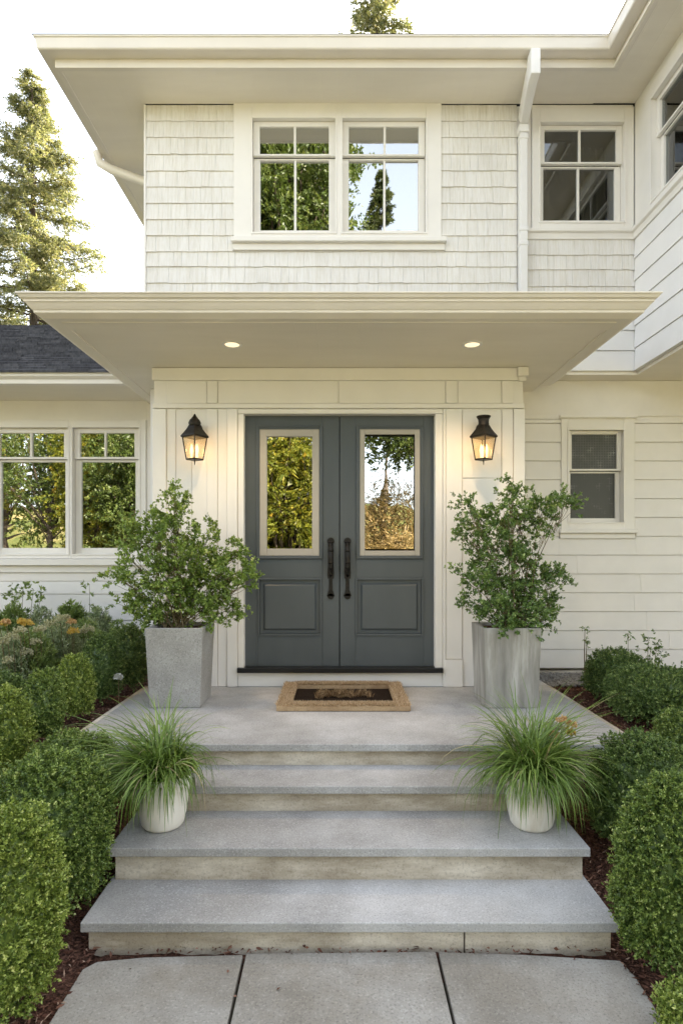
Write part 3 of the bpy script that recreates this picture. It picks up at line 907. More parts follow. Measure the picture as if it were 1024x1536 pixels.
# --- left wing: wall, big window, roof
d = DL
fl = lambda: front(DL)
cas_l = px_rect(d, -100, 220, 631, 838)
ul = [(X(-2, d), X(95, d), Zr(822, d), Zr(649, d), Zr(692, d), Zr(685, d), [X(45.5, d)], []),
      (X(119, d), X(201, d), Zr(822, d), Zr(649, d), Zr(692, d), Zr(685, d), [X(157, d)], [])]
w5, holes_l = make_window(fl, cas_l, ul, sill=(X(-110, d), X(228, d), Zr(848, d), Zr(838.5, d), .08, .075), stile=.065)
curtain(fl, w5, X(-60, d), X(-15, d), Zr(830, d), Zr(640, d), -.3, .03, 6)
zl0, zl1 = -1.25, 1.615
m = front(DL + .001); m.holed(-7.5, -1.45, zl0, zl1, -.11, 0, holes_l); m.build('sheathing', M['wall'], H)
m = fl(); clapboards(m, -7.5, -1.54, zl0, Zr(872, d), .275, [], .02, .012); m.build('siding_wall', M['white'], H, bevel=.002)
m = fl(); m.box(-7.5, -1.54, .001, .014, Zr(872, d) + .004, Zr(848, d) - .08); m.box(-7.5, cas_l[0] - .002, .001, .014, Zr(848, d) - .079, zl1 - .002); m.box(cas_l[1] + .002, -1.54, .001, .014, Zr(848, d) - .079, zl1 - .002)
m.box(cas_l[0] - .001, cas_l[1] + .001, .001, .012, cas_l[3] + .002, zl1 - .002)
m.build('wall_panel', M['wall'], H, bevel=.002)
m = rel(); m.box(-7.5, -1.95, 5.66, DL - .002, 1.60, 1.612); m.build('soffit', M['soffit'], H)
rel().sweep([(-7.6, 5.68), (-1.93, 5.68)], [(-.02, 1.593), (.05, 1.593), (.055, 1.63), (.095, 1.655), (.10, 1.69), (-.02, 1.69)]).build('gutter', M['trim'], H, bevel=.003)
m = rel()
y0_, z0_, y1_, z1_ = 5.56, 1.69, 8.4, 3.20
nrow = 26
for i in range(nrow):
    a, b = i / nrow, (i + 1) / nrow
    ya, yb_ = y0_ + (y1_ - y0_) * a, y0_ + (y1_ - y0_) * b
    za, zb_ = z0_ + (z1_ - z0_) * a, z0_ + (z1_ - z0_) * b
    rr = random.Random(i)
    u = -8.0 - rr.random() * .2
    while u < -1.8:
        w_ = rr.uniform(.14, .3)
        t = rr.uniform(0, .008)
        e2 = min(u + w_ - .004, -1.77)
        m.add([(u, ya, za + .014 + t), (e2, ya, za + .014 + t), (e2, yb_ + .03, zb_ + .008), (u, yb_ + .03, zb_ + .008), (u, ya, za - .01), (e2, ya, za - .01)], [(0, 1, 2, 3), (0, 4, 5, 1)])
        u += w_
m.add([(-8.0, y1_ + .03, z1_), (-1.77, y1_ + .03, z1_), (-1.77, 12.4, .8), (-8.0, 12.4, .8)], [(0, 1, 2, 3)])
m.add([(-8.0, y0_, z0_ - .012), (-1.77, y0_, z0_ - .012), (-1.77, y1_, z1_ - .02), (-8.0, y1_, z1_ - .02)], [(0, 1, 2, 3)])
m.build('roof', M['roof'], H)
m = rel(); m.box(-7.5, -7.4, DL, 12.3, zl0, zl1); m.box(-7.5, -1.77, 9.0, 9.1, zl0, zl1); m.build('rear_wall', M['interior'], H)
m = rel(); m.box(-7.4, -1.6, DL + .12, 9.0, -1.1, -1.05); m.build('room_floor', M['interior'], H)
m = rel(); m.box(-3.6, -2.5, DL + .5, DL + .9, -1.05, -.15); m.build('cabinet', M['interior'], H)

# ------------------------------------------------------------------ downlights
def downlight(px, label):
    y = 4.40
    x = X(px, y)
    t = thing('downlight', (x, y, ZC + ZS), label, 'ceiling light', 'recessed lights in the portico ceiling')
    MB((x, y, ZC + ZS)).loft([[(r_ * math.cos(k * PI / 16), r_ * math.sin(k * PI / 16), z) for k in range(32)] for r_, z in ((.074, -.0006), (.074, -.005), (.066, -.008), (.054, -.006), (.052, -.0006))], caps=False).build('trim_ring', M['white'], t, smooth=True)
    MB((x, y, ZC + ZS)).lathe((0, 0, 0), [(.053, -.001), (.053, -.003)], 28).build('lens', M['downlight'], t)
    l = bpy.data.lights.new('downlight_lamp', 'SPOT'); l.energy = 10; l.color = (1, .70, .38); l.spot_size = math.radians(115); l.spot_blend = .8; l.shadow_soft_size = .05
    o = bpy.data.objects.new('downlight_lamp', l); COL.objects.link(o); o.parent = t; o.location = (0, 0, -.02)
downlight(348, 'round lit downlight in the portico ceiling above the left lantern side')
downlight(708, 'round lit downlight in the portico ceiling above the right lantern side')

# ------------------------------------------------------------------ wall lanterns
def lantern(px, label, rot, chimney, tilt=0.0):
    yc = DP - .135
    x = X(px, yc)
    t = thing('wall_lantern', (x, DP - .02, ZC + Zr(655, yc)), label, 'lantern', 'lanterns flanking the doors')
    B = lambda: MB((x, yc, ZC))
    zz = lambda py: Zr(py, yc)
    sq = lambda r_, z, n=4: [(r_ * math.cos(rot + k * 2 * PI / n), r_ * math.sin(rot + k * 2 * PI / n), z) for k in range(n)]
    zt, zb_, zr = zz(655), zz(689), zz(637)
    rt, rb = .096, .066
    m = B()                                              # roof with flared eaves
    m.loft([sq(.110, zt - .006), sq(.113, zt + .005), sq(.088, zt + .034), sq(.066, zt + .062), sq(.049, zt + .092)])
    if chimney:
        m.lathe((0, 0, 0), [(.045, zt + .088), (.041, zt + .115), (.044, zt + .140), (.056, zt + .158), (.058, zt + .166), (.02, zt + .168)], 20)
    else:
        m.lathe((0, 0, 0), [(.046, zt + .090), (.050, zt + .112), (.040, zt + .135), (.030, zt + .145), (.014, zt + .165), (.010, zt + .172), (.004, zt + .185)], 20)
    m.build('roof', M['black'], t, bevel=.003)
    m = B()
    tp, bt = sq(rt, zt - .004), sq(rb, zb_)
    for k in range(4):
        m.tube([tp[k], bt[k]], .0048, 6)
        m.tube([bt[k], bt[(k + 1) % 4]], .0058, 6)
        m.tube([tp[k], tp[(k + 1) % 4]], .0052, 6)
    m.loft([sq(rb + .004, zb_ - .006), sq(rb + .004, zb_)])
    m.tube([(0, 0, zb_ - .004), (0, 0, zb_ - .03), (0, 0, zb_ - .045)], [.006, .004, .002], 8)
    m.build('cage', M['black'], t)
    m = B()
    tg, bg_ = sq(rt - .004, zt - .008), sq(rb - .004, zb_ + .006)
    m.loft([bg_, tg], caps=False)
    m.build('glass', M['lantern_glass'], t)
    m = B()
    for k, (dx, dy) in enumerate(((-.022, -.012), (.022, -.010), (0, .02))):
        m.lathe((dx, dy, zb_), [(.006, .012), (.0085, .045), (.012, .06), (.013, .075), (.008, .10), (.002, .122)], 12)
    m.build('bulb', M['bulb'], t, smooth=True)
    m = B()
    wall = DP - .024 - yc
    m.loft([[(.04 * math.cos(k * PI / 10), yy, zt + .075 + .055 * math.sin(k * PI / 10)) for k in range(20)] for yy in (wall + .002, wall - .014)])
    m.tube([(0, wall - .01, zt + .08), (0, wall * .6, zt + .125), (0, wall * .3, zt + .12), (0, 0, zt + .10)], .009, 8)
    m.build('wall_bracket', M['black'], t, bevel=.002)
    l = bpy.data.lights.new('lantern_lamp', 'POINT'); l.energy = .26; l.color = (1, .60, .27); l.shadow_soft_size = .03
    o = bpy.data.objects.new('lantern_lamp', l); COL.objects.link(o); o.parent = t
    o.location = (0, yc - (DP - .02), zb_ + .08 - zt)
lantern(292, 'black iron lantern with pointed cap, lit, left of the doors', -PI / 2 + .22, False)
lantern(725, 'black iron lantern with flat chimney cap, lit, right of the doors', -PI / 2 - .12, True)

# ------------------------------------------------------------------ doormat
mat = thing('doormat', (X(515, 4.45), 4.45, Z1), 'tan coir doormat with dark centre lying before the grey doors', 'doormat')
y0m, y1m = 1.1047 * 900 / (1068 - 830), 1.1047 * 900 / (1026 - 830)
y1m = min(y1m, 4.93)
x0m, x1m = X(414, y0m), X(616, y0m)
m = MB((0, 0, Z1)); m.holed(x0m, x1m, 0, .03, y0m, y1m, [])
m = MB((0, 0, Z1))
bw, bd = .10, .085
for a, b, c, e in ((x0m, x1m, y0m, y0m + bd), (x0m, x1m, y1m - bd, y1m), (x0m, x0m + bw, y0m + bd, y1m - bd), (x1m - bw, x1m, y0m + bd, y1m - bd)):
    m.box(a, b, c, e, .001, .042)
m.build('border', M['coir'], mat, bevel=.008)
MB((0, 0, Z1)).box(x0m + bw - .01, x1m - bw + .01, y0m + bd - .01, y1m - bd + .01, .0015, .010).build('centre', M['coir_dark'], mat)
def fuzz(name, region, n, seed, zlo, L, mat_):
    r = rng(seed)
    P = region(r, n)
    d_ = unit(np.column_stack([r.normal(0, .55, n), r.normal(0, .55, n), np.ones(n)]))
    me = leaf_mesh(name, P, d_, r.uniform(L * .6, L * 1.3, n), r.uniform(.0022, .0045, n), r)
    return link_mesh(name, me, M[mat_], mat)
def border_pts(r, n):
    x = r.uniform(x0m, x1m, n); y = r.uniform(y0m, y1m, n)
    k = ((x > x0m + bw) & (x < x1m - bw) & (y > y0m + bd) & (y < y1m - bd))
    s = r.random(n) < .5
    y = np.where(k, np.where(s, r.uniform(y0m, y0m + bd, n), r.uniform(y1m - bd, y1m, n)), y)
    return np.column_stack([x, y, np.full(n, Z1 + .037)])
fuzz('pile', border_pts, 34000, 21, 0, .024, 'fibre')
def tuft_pts(r, n):
    cx = r.uniform(-.20, .20, 26); cy = r.normal(0, .024, 26)
    i = r.integers(0, 26, n)
    q = r.normal(0, .013, (n, 3))
    return np.column_stack([(x0m + x1m) / 2 + cx[i] + q[:, 0], (y0m + y1m) / 2 - .01 + cy[i] + q[:, 1], Z1 + .012 + np.abs(q[:, 2]) * 1.6])
fuzz('tuft', tuft_pts, 3000, 22, 0, .026, 'fibre_brown')

# ------------------------------------------------------------------ planters with shrubs
def planter(cx, y0, wt, wb, h, matn, label, cat, group):
    t = thing('planter', (cx, y0 + wt / 2, Z1), label, cat, group)
    ins = (wt - wb) / 2
    m = MB((cx, y0 + wt / 2, Z1 + .001))
    S = lambda w_, z: [(-w_ / 2, -w_ / 2, z), (w_ / 2, -w_ / 2, z), (w_ / 2, w_ / 2, z), (-w_ / 2, w_ / 2, z)]
    m.loft([S(wb, 0), S(wt, h), S(wt - .05, h + .0005), S(wt - .07, h - .05)], caps=True)
    m.build('body', M[matn], t, bevel=.006)
    k = 14
    r = rng(int(cx * 100) % 1000)
    pts, f = [], []
    w_ = wt - .064
    for j in range(k + 1):
        for i in range(k + 1):
            pts.append((-w_ / 2 + w_ * i / k, -w_ / 2 + w_ * j / k, h - .028 + float(r.normal(0, .005))))
    for j in range(k):
        for i in range(k): f.append((j * (k + 1) + i, j * (k + 1) + i + 1, (j + 1) * (k + 1) + i + 1, (j + 1) * (k + 1) + i))
    MB((cx, y0 + wt / 2, Z1)).add(pts, f).build('potting_soil', M['mulch'], t)
    return t
PH = .572
planter(X(260.5, 4.25), 4.25, .412, .362, PH, 'planter_speckled', 'tapered square planter of speckled grey concrete left of the doors', 'planter', 'tapered planters flanking the doors')
planter(X(769, 4.25), 4.25, .408, .372, PH, 'planter_streaked', 'tapered square planter of streaked grey concrete right of the doors', 'planter', 'tapered planters flanking the doors')

def shrub(cx, cy, z0, blobs, dref, matn, seed, label, leafL, group):
    """stems from the planter into leafy clouds; blobs = (pixel x, pixel y, radius m, weight) read as heights at depth dref"""
    r = rng(seed)
    t = thing('potted_shrub', (cx, cy, z0), label, 'shrub', group)
    m = MB()
    bases, dirs, tones = [], [], []
    for bx, by, rad, wt in blobs:
        bc = np.array([X(bx, dref), dref + r.normal(0, .10), ZC + Zr(by, dref)])
        root = np.array([cx + r.normal(0, .035), cy + r.normal(0, .035), z0 - .03])
        mid = root * .45 + bc * .55 + np.array([(cx - bc[0]) * .18, (cy - bc[1]) * .2, -.02])
        path = [root, root * .6 + mid * .4 + r.normal(0, .01, 3), mid, bc]
        m.tube([tuple(q) for q in path], [.006, .0045, .003, .0014], 6)
        ntw = max(3, int(wt * 17))
        ends = bc + np.clip(r.normal(0, .55, (ntw, 3)), -1.15, 1.15) * rad * np.array([1, .9, .95])
        for e_ in ends:
            st_ = bc * .6 + mid * .4 + r.normal(0, .02, 3)
            k_ = st_ * .5 + e_ * .5 + np.array([0, 0, -.01])
            m.tube([tuple(st_), tuple(k_), tuple(e_)], [.0018, .0014, .0008], 4)
        nsh = int(wt * 84)
        i = r.integers(0, ntw, nsh)
        P = ends[i] + r.normal(0, .0175, (nsh, 3))
        D = unit(unit(P - bc) * .9 + r.normal(0, .5, (nsh, 3)) + np.array([0, 0, .35]))
        b_, d_, t_ = sprigs(P, D, r.uniform(.03, .075, nsh), 15, r, .9)
        bases.append(b_); dirs.append(d_); tones.append(t_)
    m.build('stems', M['stem'], t, smooth=True)
    B_, D_, T_ = np.concatenate(bases), np.concatenate(dirs), np.concatenate(tones)
    n = len(B_)
    me = leaf_mesh('foliage', B_, D_, r.uniform(leafL * .6, leafL * 1.1, n), r.uniform(leafL * .40, leafL * .58, n), r, T_)
    o = link_mesh('foliage', me, M[matn], t)
    return t
LB = [(268, 768, .10, 1.0), (262, 800, .12, 1.1), (235, 800, .12, .9), (205, 805, .11, .9), (190, 785, .06, .35), (300, 815, .13, 1.2), (270, 835, .16, 1.9), (325, 832, .11, .9), (350, 830, .07, .45), (358, 855, .09, .7), (376, 873, .05, .45),
      (230, 850, .13, .8), (200, 835, .09, .4), (195, 870, .11, .7), (215, 890, .12, 1.1), (195, 912, .10, .8), (250, 885, .14, 1.2), (290, 880, .15, 1.7), (325, 885, .12, 1.1), (345, 905, .09, .6), (300, 920, .12, 1.2), (255, 918, .13, 1.3), (225, 922, .10, .9), (340, 925, .06, .3), (335, 860, .10, .7), (280, 862, .13, 1.1), (268, 745, .045, .3)]
shrub(X(262.5, 4.45), 4.465, Z1 + PH - .03, LB, 4.42, 'shrub_left', 31, 'bushy light green shrub wider than tall in the speckled planter', .026, 'potted shrubs flanking the doors')
RB = [(768, 722, .035, .22), (770, 745, .06, .4), (755, 770, .11, .9), (720, 775, .09, .7), (698, 765, .05, .35), (710, 800, .10, .9), (790, 765, .12, 1.1), (820, 762, .09, .8), (838, 758, .06, .6), (825, 785, .06, .4), (765, 800, .13, 1.3), (735, 815, .11, 1.0),
      (740, 845, .11, 1.0), (770, 840, .11, 1.2), (800, 835, .07, .6), (770, 875, .12, 1.0), (715, 868, .09, .8), (698, 865, .05, .35), (810, 865, .10, 1.0), (835, 870, .08, .6), (725, 895, .10, .9), (702, 915, .06, .3), (755, 915, .12, 1.4), (795, 908, .12, 1.3), (830, 905, .07, .6), (780, 930, .12, 1.3), (825, 930, .05, .4), (740, 925, .09, .8), (790, 880, .09, .7)]
shrub(X(769, 4.45), 4.455, Z1 + PH - .03, RB, 4.42, 'shrub_right', 32, 'tall narrow dark green shrub with gaps in the streaked planter', .025, 'potted shrubs flanking the doors')

# ------------------------------------------------------------------ white pots with grass
def pot(cx, cy, matn, ribs, label):
    t = thing('plant_pot', (cx, cy, Z3), label, 'plant pot', 'white pots on the steps')
    seg = 64
    prof = [(.082, 0), (.092, .004), (.104, .02), (.118, .08), (.129, .17), (.134, .245), (.135, .262), (.130, .268), (.122, .262), (.118, .225), (.112, .21)]
    m = MB((cx, cy, Z3 + .001))
    rings = []
    for r_, z in prof:
        rings.append([((r_ - (.0025 if ribs and k % 4 == 0 and .015 < z < .25 else 0)) * math.cos(2 * PI * k / seg), (r_ - (.0025 if ribs and k % 4 == 0 and .015 < z < .25 else 0)) * math.sin(2 * PI * k / seg), z) for k in range(seg)])
    m.loft(rings)
    m.build('body', M[matn], t, smooth=True)
    MB((cx, cy, Z3)).lathe((0, 0, 0), [(.119, .232), (.05, .245), (.0, .247)], 24).build('potting_soil', M['soil'], t)
    return t
pot(X(244, 3.03), 3.035, 'pot', False, 'smooth ivory ceramic pot on the second lowest step, left side')
pot(X(797, 3.03), 3.035, 'pot_ribbed', True, 'ribbed streaked ivory pot on the second lowest step, right side')

def grass_plant(cx, cy, z0, n, seed, label, bias, sx=1.0):
    r = rng(seed)
    t = thing('grass_plant', (cx, cy, z0), label, 'ornamental grass', 'grasses in the white pots')
    K = 9
    az = r.uniform(0, 2 * PI, n)
    ln = r.uniform(.28, .57, n) * np.where(np.sin(az) < -.25, .70, 1.0)
    el = np.radians(90 - 62 * r.random(n) ** .75)
    r0 = np.sqrt(r.random(n)) * .085
    a0 = r.uniform(0, 2 * PI, n)
    base = np.column_stack([cx + r0 * np.cos(a0), cy + r0 * np.sin(a0), np.full(n, z0)])
    droop = r.uniform(.9, 2.9, n) * (1.25 - el / 1.75)
    droop = np.maximum(droop, .18)
    kw = r.uniform(.0034, .0074, n)
    hor = np.column_stack([np.cos(az) * sx + bias[0], np.sin(az) + bias[1], np.zeros(n)])
    sidev = np.column_stack([-np.sin(az), np.cos(az), np.zeros(n)]) + r.normal(0, .25, (n, 3))
    sidev = unit(sidev)
    pts = []
    p = base.copy(); e = el.copy()
    pts.append(p.copy())
    for k in range(1, K):
        stp = ln / (K - 1)
        p = p + hor * (np.cos(e) * stp)[:, None] + np.array([0, 0, 1.0]) * (np.sin(e) * stp)[:, None]
        e = e - droop / (K - 1) * (1.2 + k * .12)
        e = np.maximum(e, -1.45)
        pts.append(p.copy())
    pts = np.stack(pts, 1)
    wprof = np.array([.8, 1, 1, .95, .85, .72, .55, .36, .05])
    w_ = kw[:, None] * wprof[None]
    Lf = pts + sidev[:, None] * w_[..., None] * .5 * 1.4
    Rt = pts - sidev[:, None] * w_[..., None] * .5 * 1.4
    v = np.empty((n, K - 1, 4, 3))
    v[:, :, 0] = Lf[:, :-1]; v[:, :, 1] = Rt[:, :-1]; v[:, :, 2] = Rt[:, 1:]; v[:, :, 3] = Lf[:, 1:]
    tone = np.clip(np.repeat(np.where(r.random(n) < .05, 1.0, np.clip(r.normal(.40, .2, n), 0, .9)), K - 1), 0, 1)
    me = quads('blades', v.reshape(-1, 3), n * (K - 1), tone)
    link_mesh('blades', me, M['grass'], t)
    return t
zg = Z3 + .245
gl_ = grass_plant(X(244, 3.03), 3.035, zg, 1050, 41, 'fountain of light green grass in the smooth ivory pot', (-.30, -.12))
gr_ = grass_plant(X(797, 3.03), 3.035, zg, 1300, 42, 'wide fountain of dark green grass in the ribbed ivory pot', (.14, -.08), 1.1)

def mound(P, h, rad, n, k, L, W, seed, up=.8, spread=.7, zflat=.6):
    """leafy dome: bases, dirs, tones"""
    r = rng(seed)
    d_ = unit(r.normal(size=(n, 3))); d_[:, 2] = np.abs(d_[:, 2])
    s = r.random(n) ** .4
    c = np.array(P) + d_ * s[:, None] * np.array([rad, rad, h]) * .85
    D = unit(d_ + np.array([0, 0, up]) + r.normal(0, .25, (n, 3)))
    return (*sprigs(c, D, rad * .3, k, r, spread), r)

def leafy(name, matn, parent, P, h, rad, n, k, L, W, seed, **kw):
    b_, d_, t_, r = mound(P, h, rad, n, k, L, W, seed, **kw)
    q = len(b_)
    me = leaf_mesh(name, b_, d_, r.uniform(L * .7, L * 1.25, q), r.uniform(W * .75, W * 1.2, q), r, t_)
    return link_mesh(name, me, M[matn], parent)

leafy('broad_leaves', 'boxwood_light', gl_, (X(262, 3.0), 3.02, zg + .01), .10, .10, 150, 9, .022, .013, 43)
sp = thing('flower_sprig', (X(846, 3.12), 3.10, zg), 'small peach and yellow flowering sprig at the right edge of the ribbed pot', 'flower')
leafy('foliage', 'boxwood_light', sp, (X(838, 3.1), 3.06, zg + .03), .12, .075, 90, 10, .020, .010, 44)
for i, (px_, py_, rad, mt) in enumerate(((842, 1080, .030, 'petal_orange'), (856, 1086, .028, 'petal_orange'), (838, 1093, .026, 'petal_pale'), (852, 1098, .030, 'petal_yellow'), (832, 1101, .022, 'petal_orange'))):
    leafy('flower_head', mt, sp, (X(px_, 3.08), 3.07, ZC + Zr(py_, 3.08) - .01), rad, rad, 26, 9, .011, .008, 45 + i, spread=.9)

# ------------------------------------------------------------------ boxwoods
def boxwood(px, hw, ytop, d, matn, seed, label, nsp=900, boxy=2.6, relief=1.0, group='clipped boxwoods beside the steps'):
    cx, rx = X(px, d), hw * d / 900
    base = zb(d) - .02
    top = ZC + Zr(ytop, d)
    hh = (top - base) / 2
    r = rng(seed)
    t = thing('boxwood_shrub', (cx, d, base), label, 'shrub', group)
    c = np.array([cx, d, base + hh])
    R = np.array([rx, rx * 1.02, hh])
    def surf(dd):
        q = (np.abs(dd / 1.0) ** boxy).sum(axis=1) ** (-1 / boxy)
        return dd * (q * (1 + relief * (.11 * lump(dd, seed, 4.5) + .12 * lump(dd, seed + 7, 12))))[:, None]
    area = 4 * PI * ((rx * rx + 2 * rx * hh) / 3)
    n = int(nsp * area / 1.0 * 4.4)
    dd = unit(r.normal(size=(n, 3)))
    dd = dd[dd[:, 2] > -.75]
    n = len(dd)
    s = 1 - .24 * r.random(n) ** 1.6 + np.where(r.random(n) < .05, r.uniform(0, .07, n), 0)
    P = c + surf(dd) * R * s[:, None] - unit(dd / R) * .022
    D = unit(unit(dd / R) * 1.2 + r.normal(0, .38, (n, 3)) + np.array([0, 0, .3]))
    b_, d_, t_ = sprigs(P, D, r.uniform(.018, .045, n), 16, r, .8)
    q = len(b_)
    me = leaf_mesh('foliage', b_, d_, r.uniform(.008, .0145, q), r.uniform(.005, .0085, q), r, t_)
    link_mesh('foliage', me, M[matn], t)
    bm = bmesh.new(); bmesh.ops.create_icosphere(bm, subdivisions=4, radius=1)
    vv = np.array([v.co[:] for v in bm.verts])
    sv = c + surf(unit(vv)) * R * .74
    for v, q_ in zip(bm.verts, sv): v.co = q_
    me = bpy.data.meshes.new('inner_growth'); bm.to_mesh(me); bm.free()
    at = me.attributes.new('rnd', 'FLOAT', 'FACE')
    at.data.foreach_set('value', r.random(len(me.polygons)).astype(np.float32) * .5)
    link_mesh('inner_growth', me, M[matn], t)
    return t
boxwood(-2, 86, 1214, 2.15, 'boxwood_light', 51, 'tall light green boxwood at the path, front end of the left row', 1500)
boxwood(76, 82, 1130, 2.72, 'boxwood', 52, 'big rounded boxwood beside the bottom left step, behind the tall light one', 1300)
boxwood(108, 60, 1102, 3.28, 'boxwood', 53, 'low boxwood dome between the smooth ivory pot and the left end of the landing', 1100)
boxwood(8, 40, 1030, 3.42, 'boxwood_light', 54, 'light green boxwood ball cut by the photo edge, above the big rounded one', 1000, 2.1, .5)
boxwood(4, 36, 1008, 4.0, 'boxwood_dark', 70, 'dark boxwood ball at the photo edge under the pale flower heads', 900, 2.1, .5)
boxwood(66, 29, 1003, 3.78, 'boxwood', 55, 'boxwood ball with mulch at its foot, second back in the left row', 1000, 2.1, .5)
boxwood(112, 29, 981, 4.15, 'boxwood_light', 56, 'light boxwood ball above the red brown mulch, middle of the left row', 950, 2.1, .5)
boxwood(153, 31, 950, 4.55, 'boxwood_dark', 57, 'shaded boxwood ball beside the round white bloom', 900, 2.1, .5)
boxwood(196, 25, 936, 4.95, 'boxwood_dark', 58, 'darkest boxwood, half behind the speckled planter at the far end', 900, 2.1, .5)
boxwood(1010, 80, 1168, 2.36, 'boxwood', 59, 'tall boxwood right of the bottom step', 1500, 2.3)
boxwood(1040, 46, 1486, 2.02, 'boxwood_light', 60, 'small low boxwood clump in the bottom right corner by the path', 1300)
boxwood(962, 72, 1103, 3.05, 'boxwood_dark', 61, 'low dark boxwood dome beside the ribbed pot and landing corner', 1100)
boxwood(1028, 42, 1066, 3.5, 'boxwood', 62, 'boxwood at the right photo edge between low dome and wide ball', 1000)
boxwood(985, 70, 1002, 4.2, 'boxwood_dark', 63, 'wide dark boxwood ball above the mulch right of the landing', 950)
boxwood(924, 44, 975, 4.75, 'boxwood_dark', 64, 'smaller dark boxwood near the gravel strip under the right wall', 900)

r = rng(95)
n = 26
P = np.column_stack([r.uniform(-1.0, 1.1, n), np.where(r.random(n) < .7, r.uniform(2.49, 2.53, n), r.uniform(2.1, 2.5, n)), np.full(n, .006)])
a_ = r.uniform(0, 6.28, n)
me = leaf_mesh('fallen_leaves', P, np.column_stack([np.cos(a_), np.sin(a_), r.uniform(.02, .25, n)]), r.uniform(.010, .024, n), r.uniform(.006, .013, n), r)
tag(link_mesh('fallen_leaves', me, M['chips']), kind='stuff')

# ------------------------------------------------------------------ perennials
def perennial(name, px, ybase, d, hw, h, matn, seed, label, heads=(), n=260, L=.035, W=.007, cat='plant', group='perennials in the left bed'):
    cx = X(px, d)
    z = zb(d) + (ybase or 0)
    rad = hw * d / 900
    t = thing(name, (cx, d, zb(d)), label, cat, group)
    leafy('foliage', matn, t, (cx, d, z), h, rad, n, 14, L, W, seed, spread=.6)
    r = rng(seed + 500)
    for i, (hx, hy, hr, mt) in enumerate(heads):
        dd = d - rad * .75
        P = (X(hx, dd), dd, ZC + Zr(hy, dd))
        MB().tube([(cx + (P[0] - cx) * .6, d, z), (P[0], dd + .01, P[2] - .02)], .0025, 5).build('stalk', M['stem'], t)
        leafy('flower_head', mt, t, P, hr, hr, 40, 10, .013, .009, seed + 20 + i, spread=1.0, up=.3)
perennial('flowering_plant', 10, .0, 4.6, 44, .58, 'grey_leaf', 71, 'grey green mound with orange bloom and pale heads by the left photo edge', [(9, 936, .035, 'petal_orange'), (19, 960, .05, 'petal_pale'), (12, 993, .04, 'petal_pale'), (2, 966, .05, 'petal_pale'), (30, 950, .05, 'petal_pale'), (0, 940, .04, 'petal_yellow')], 900)
perennial('flowering_plant', 50, .0, 4.75, 42, .60, 'mid_leaf', 72, 'green mound with a bright yellow bloom and one pale ball head', [(41, 938, .045, 'petal_yellow'), (32, 934, .03, 'petal_yellow'), (39, 982, .05, 'petal_pale'), (60, 948, .05, 'petal_pale'), (53, 966, .04, 'petal_pale')], 900)
perennial('flowering_plant', 94, .0, 5.0, 40, .66, 'grey_leaf', 73, 'feathery mound with peach and orange flower heads in the left bed', [(90, 931, .05, 'petal_pale'), (107, 935, .035, 'petal_orange'), (99, 929, .035, 'petal_pale'), (76, 940, .055, 'petal_pale'), (110, 950, .045, 'petal_yellow')], 900)
perennial('flowering_plant', 130, .0, 5.25, 32, .62, 'mid_leaf', 74, 'small mound with one cream ball flower beside the shaded boxwood', [(131, 947, .055, 'petal_pale'), (124, 951, .04, 'petal_pale')], 600)
perennial('leafy_plant', 18, 0, 5.75, 40, .70, 'mid_leaf', 75, 'leafy green plant under the left window, at the photo edge', n=800, L=.045, W=.014)
perennial('leafy_plant', 62, 0, 5.8, 34, .70, 'grey_leaf', 76, 'grey leaved plant under the middle post of the left window', n=800, L=.04, W=.012)
perennial('leafy_plant', 108, 0, 5.8, 34, .74, 'mid_leaf', 77, 'tallest leafy plant below the right half of the left window', n=800, L=.05, W=.018)
perennial('leafy_plant', 148, 0, 5.75, 28, .70, 'grey_leaf', 78, 'bluish leaved plant between the left window sill and the shaded boxwood', n=700, L=.045, W=.012)
perennial('leafy_plant', 178, 0, 5.6, 24, .60, 'mid_leaf', 79, 'thin leaved plant beside the speckled planter, against the house', n=500, L=.03, W=.010)

def sparse(name, pxs, d, matn, seed, label, L=.035, W=.02, group=None, stem_w=.004):
    cx = X(pxs[0][0], d)
    t = thing(name, (cx, d, zb(d)), label, 'plant', group)
    r = rng(seed)
    m = MB(); Bs, Ds, Ts = [], [], []
    for px, ytop, nl, rad in pxs:
        x = X(px, d); zt = ZC + Zr(ytop, d)
        b0 = (cx + (x - cx) * .4, d, zb(d) - .02)
        m.tube([b0, (x * .6 + b0[0] * .4, d + .01, b0[2] * .5 + zt * .5), (x, d, zt)], [stem_w, stem_w * .8, stem_w * .4], 5)
        P = np.array([x, d, zt]) + r.normal(0, 1, (nl, 3)) * np.array([rad, rad, rad * 1.3]) - np.array([0, 0, rad])
        b_, d_, t_ = sprigs(P, unit(r.normal(size=(nl, 3)) + np.array([0, 0, .5])), .03, 5, r, .8)
        Bs.append(b_); Ds.append(d_); Ts.append(t_)
    m.build('stems', M['stem'], t, smooth=True)
    b_, d_, t_ = np.concatenate(Bs), np.concatenate(Ds), np.concatenate(Ts)
    q = len(b_)
    link_mesh('foliage', leaf_mesh('foliage', b_, d_, r.uniform(L * .7, L * 1.2, q), r.uniform(W * .7, W * 1.1, q), r, t_), M[matn], t)
    return t
sparse('leafy_sprig', [(18, 886, 10, .04), (35, 880, 10, .04), (50, 884, 10, .04), (62, 888, 8, .03), (26, 894, 10, .04)], 6.0, 'mid_leaf', 81, 'sparse sprays of dark leaves against the white wall at far left', .04, .025)
sparse('leafy_sprig', [(134, 876, 9, .03), (140, 905, 6, .03)], 6.05, 'mid_leaf', 82, 'single leaf tuft on a thin stem under the left window', .04, .022)
sparse('leafy_sprig', [(877, 943, 8, .014), (880, 962, 10, .016)], 5.3, 'shrub_right', 83, 'lone thin stalk with a small tuft by the right planter', .022, .012, stem_w=.006)
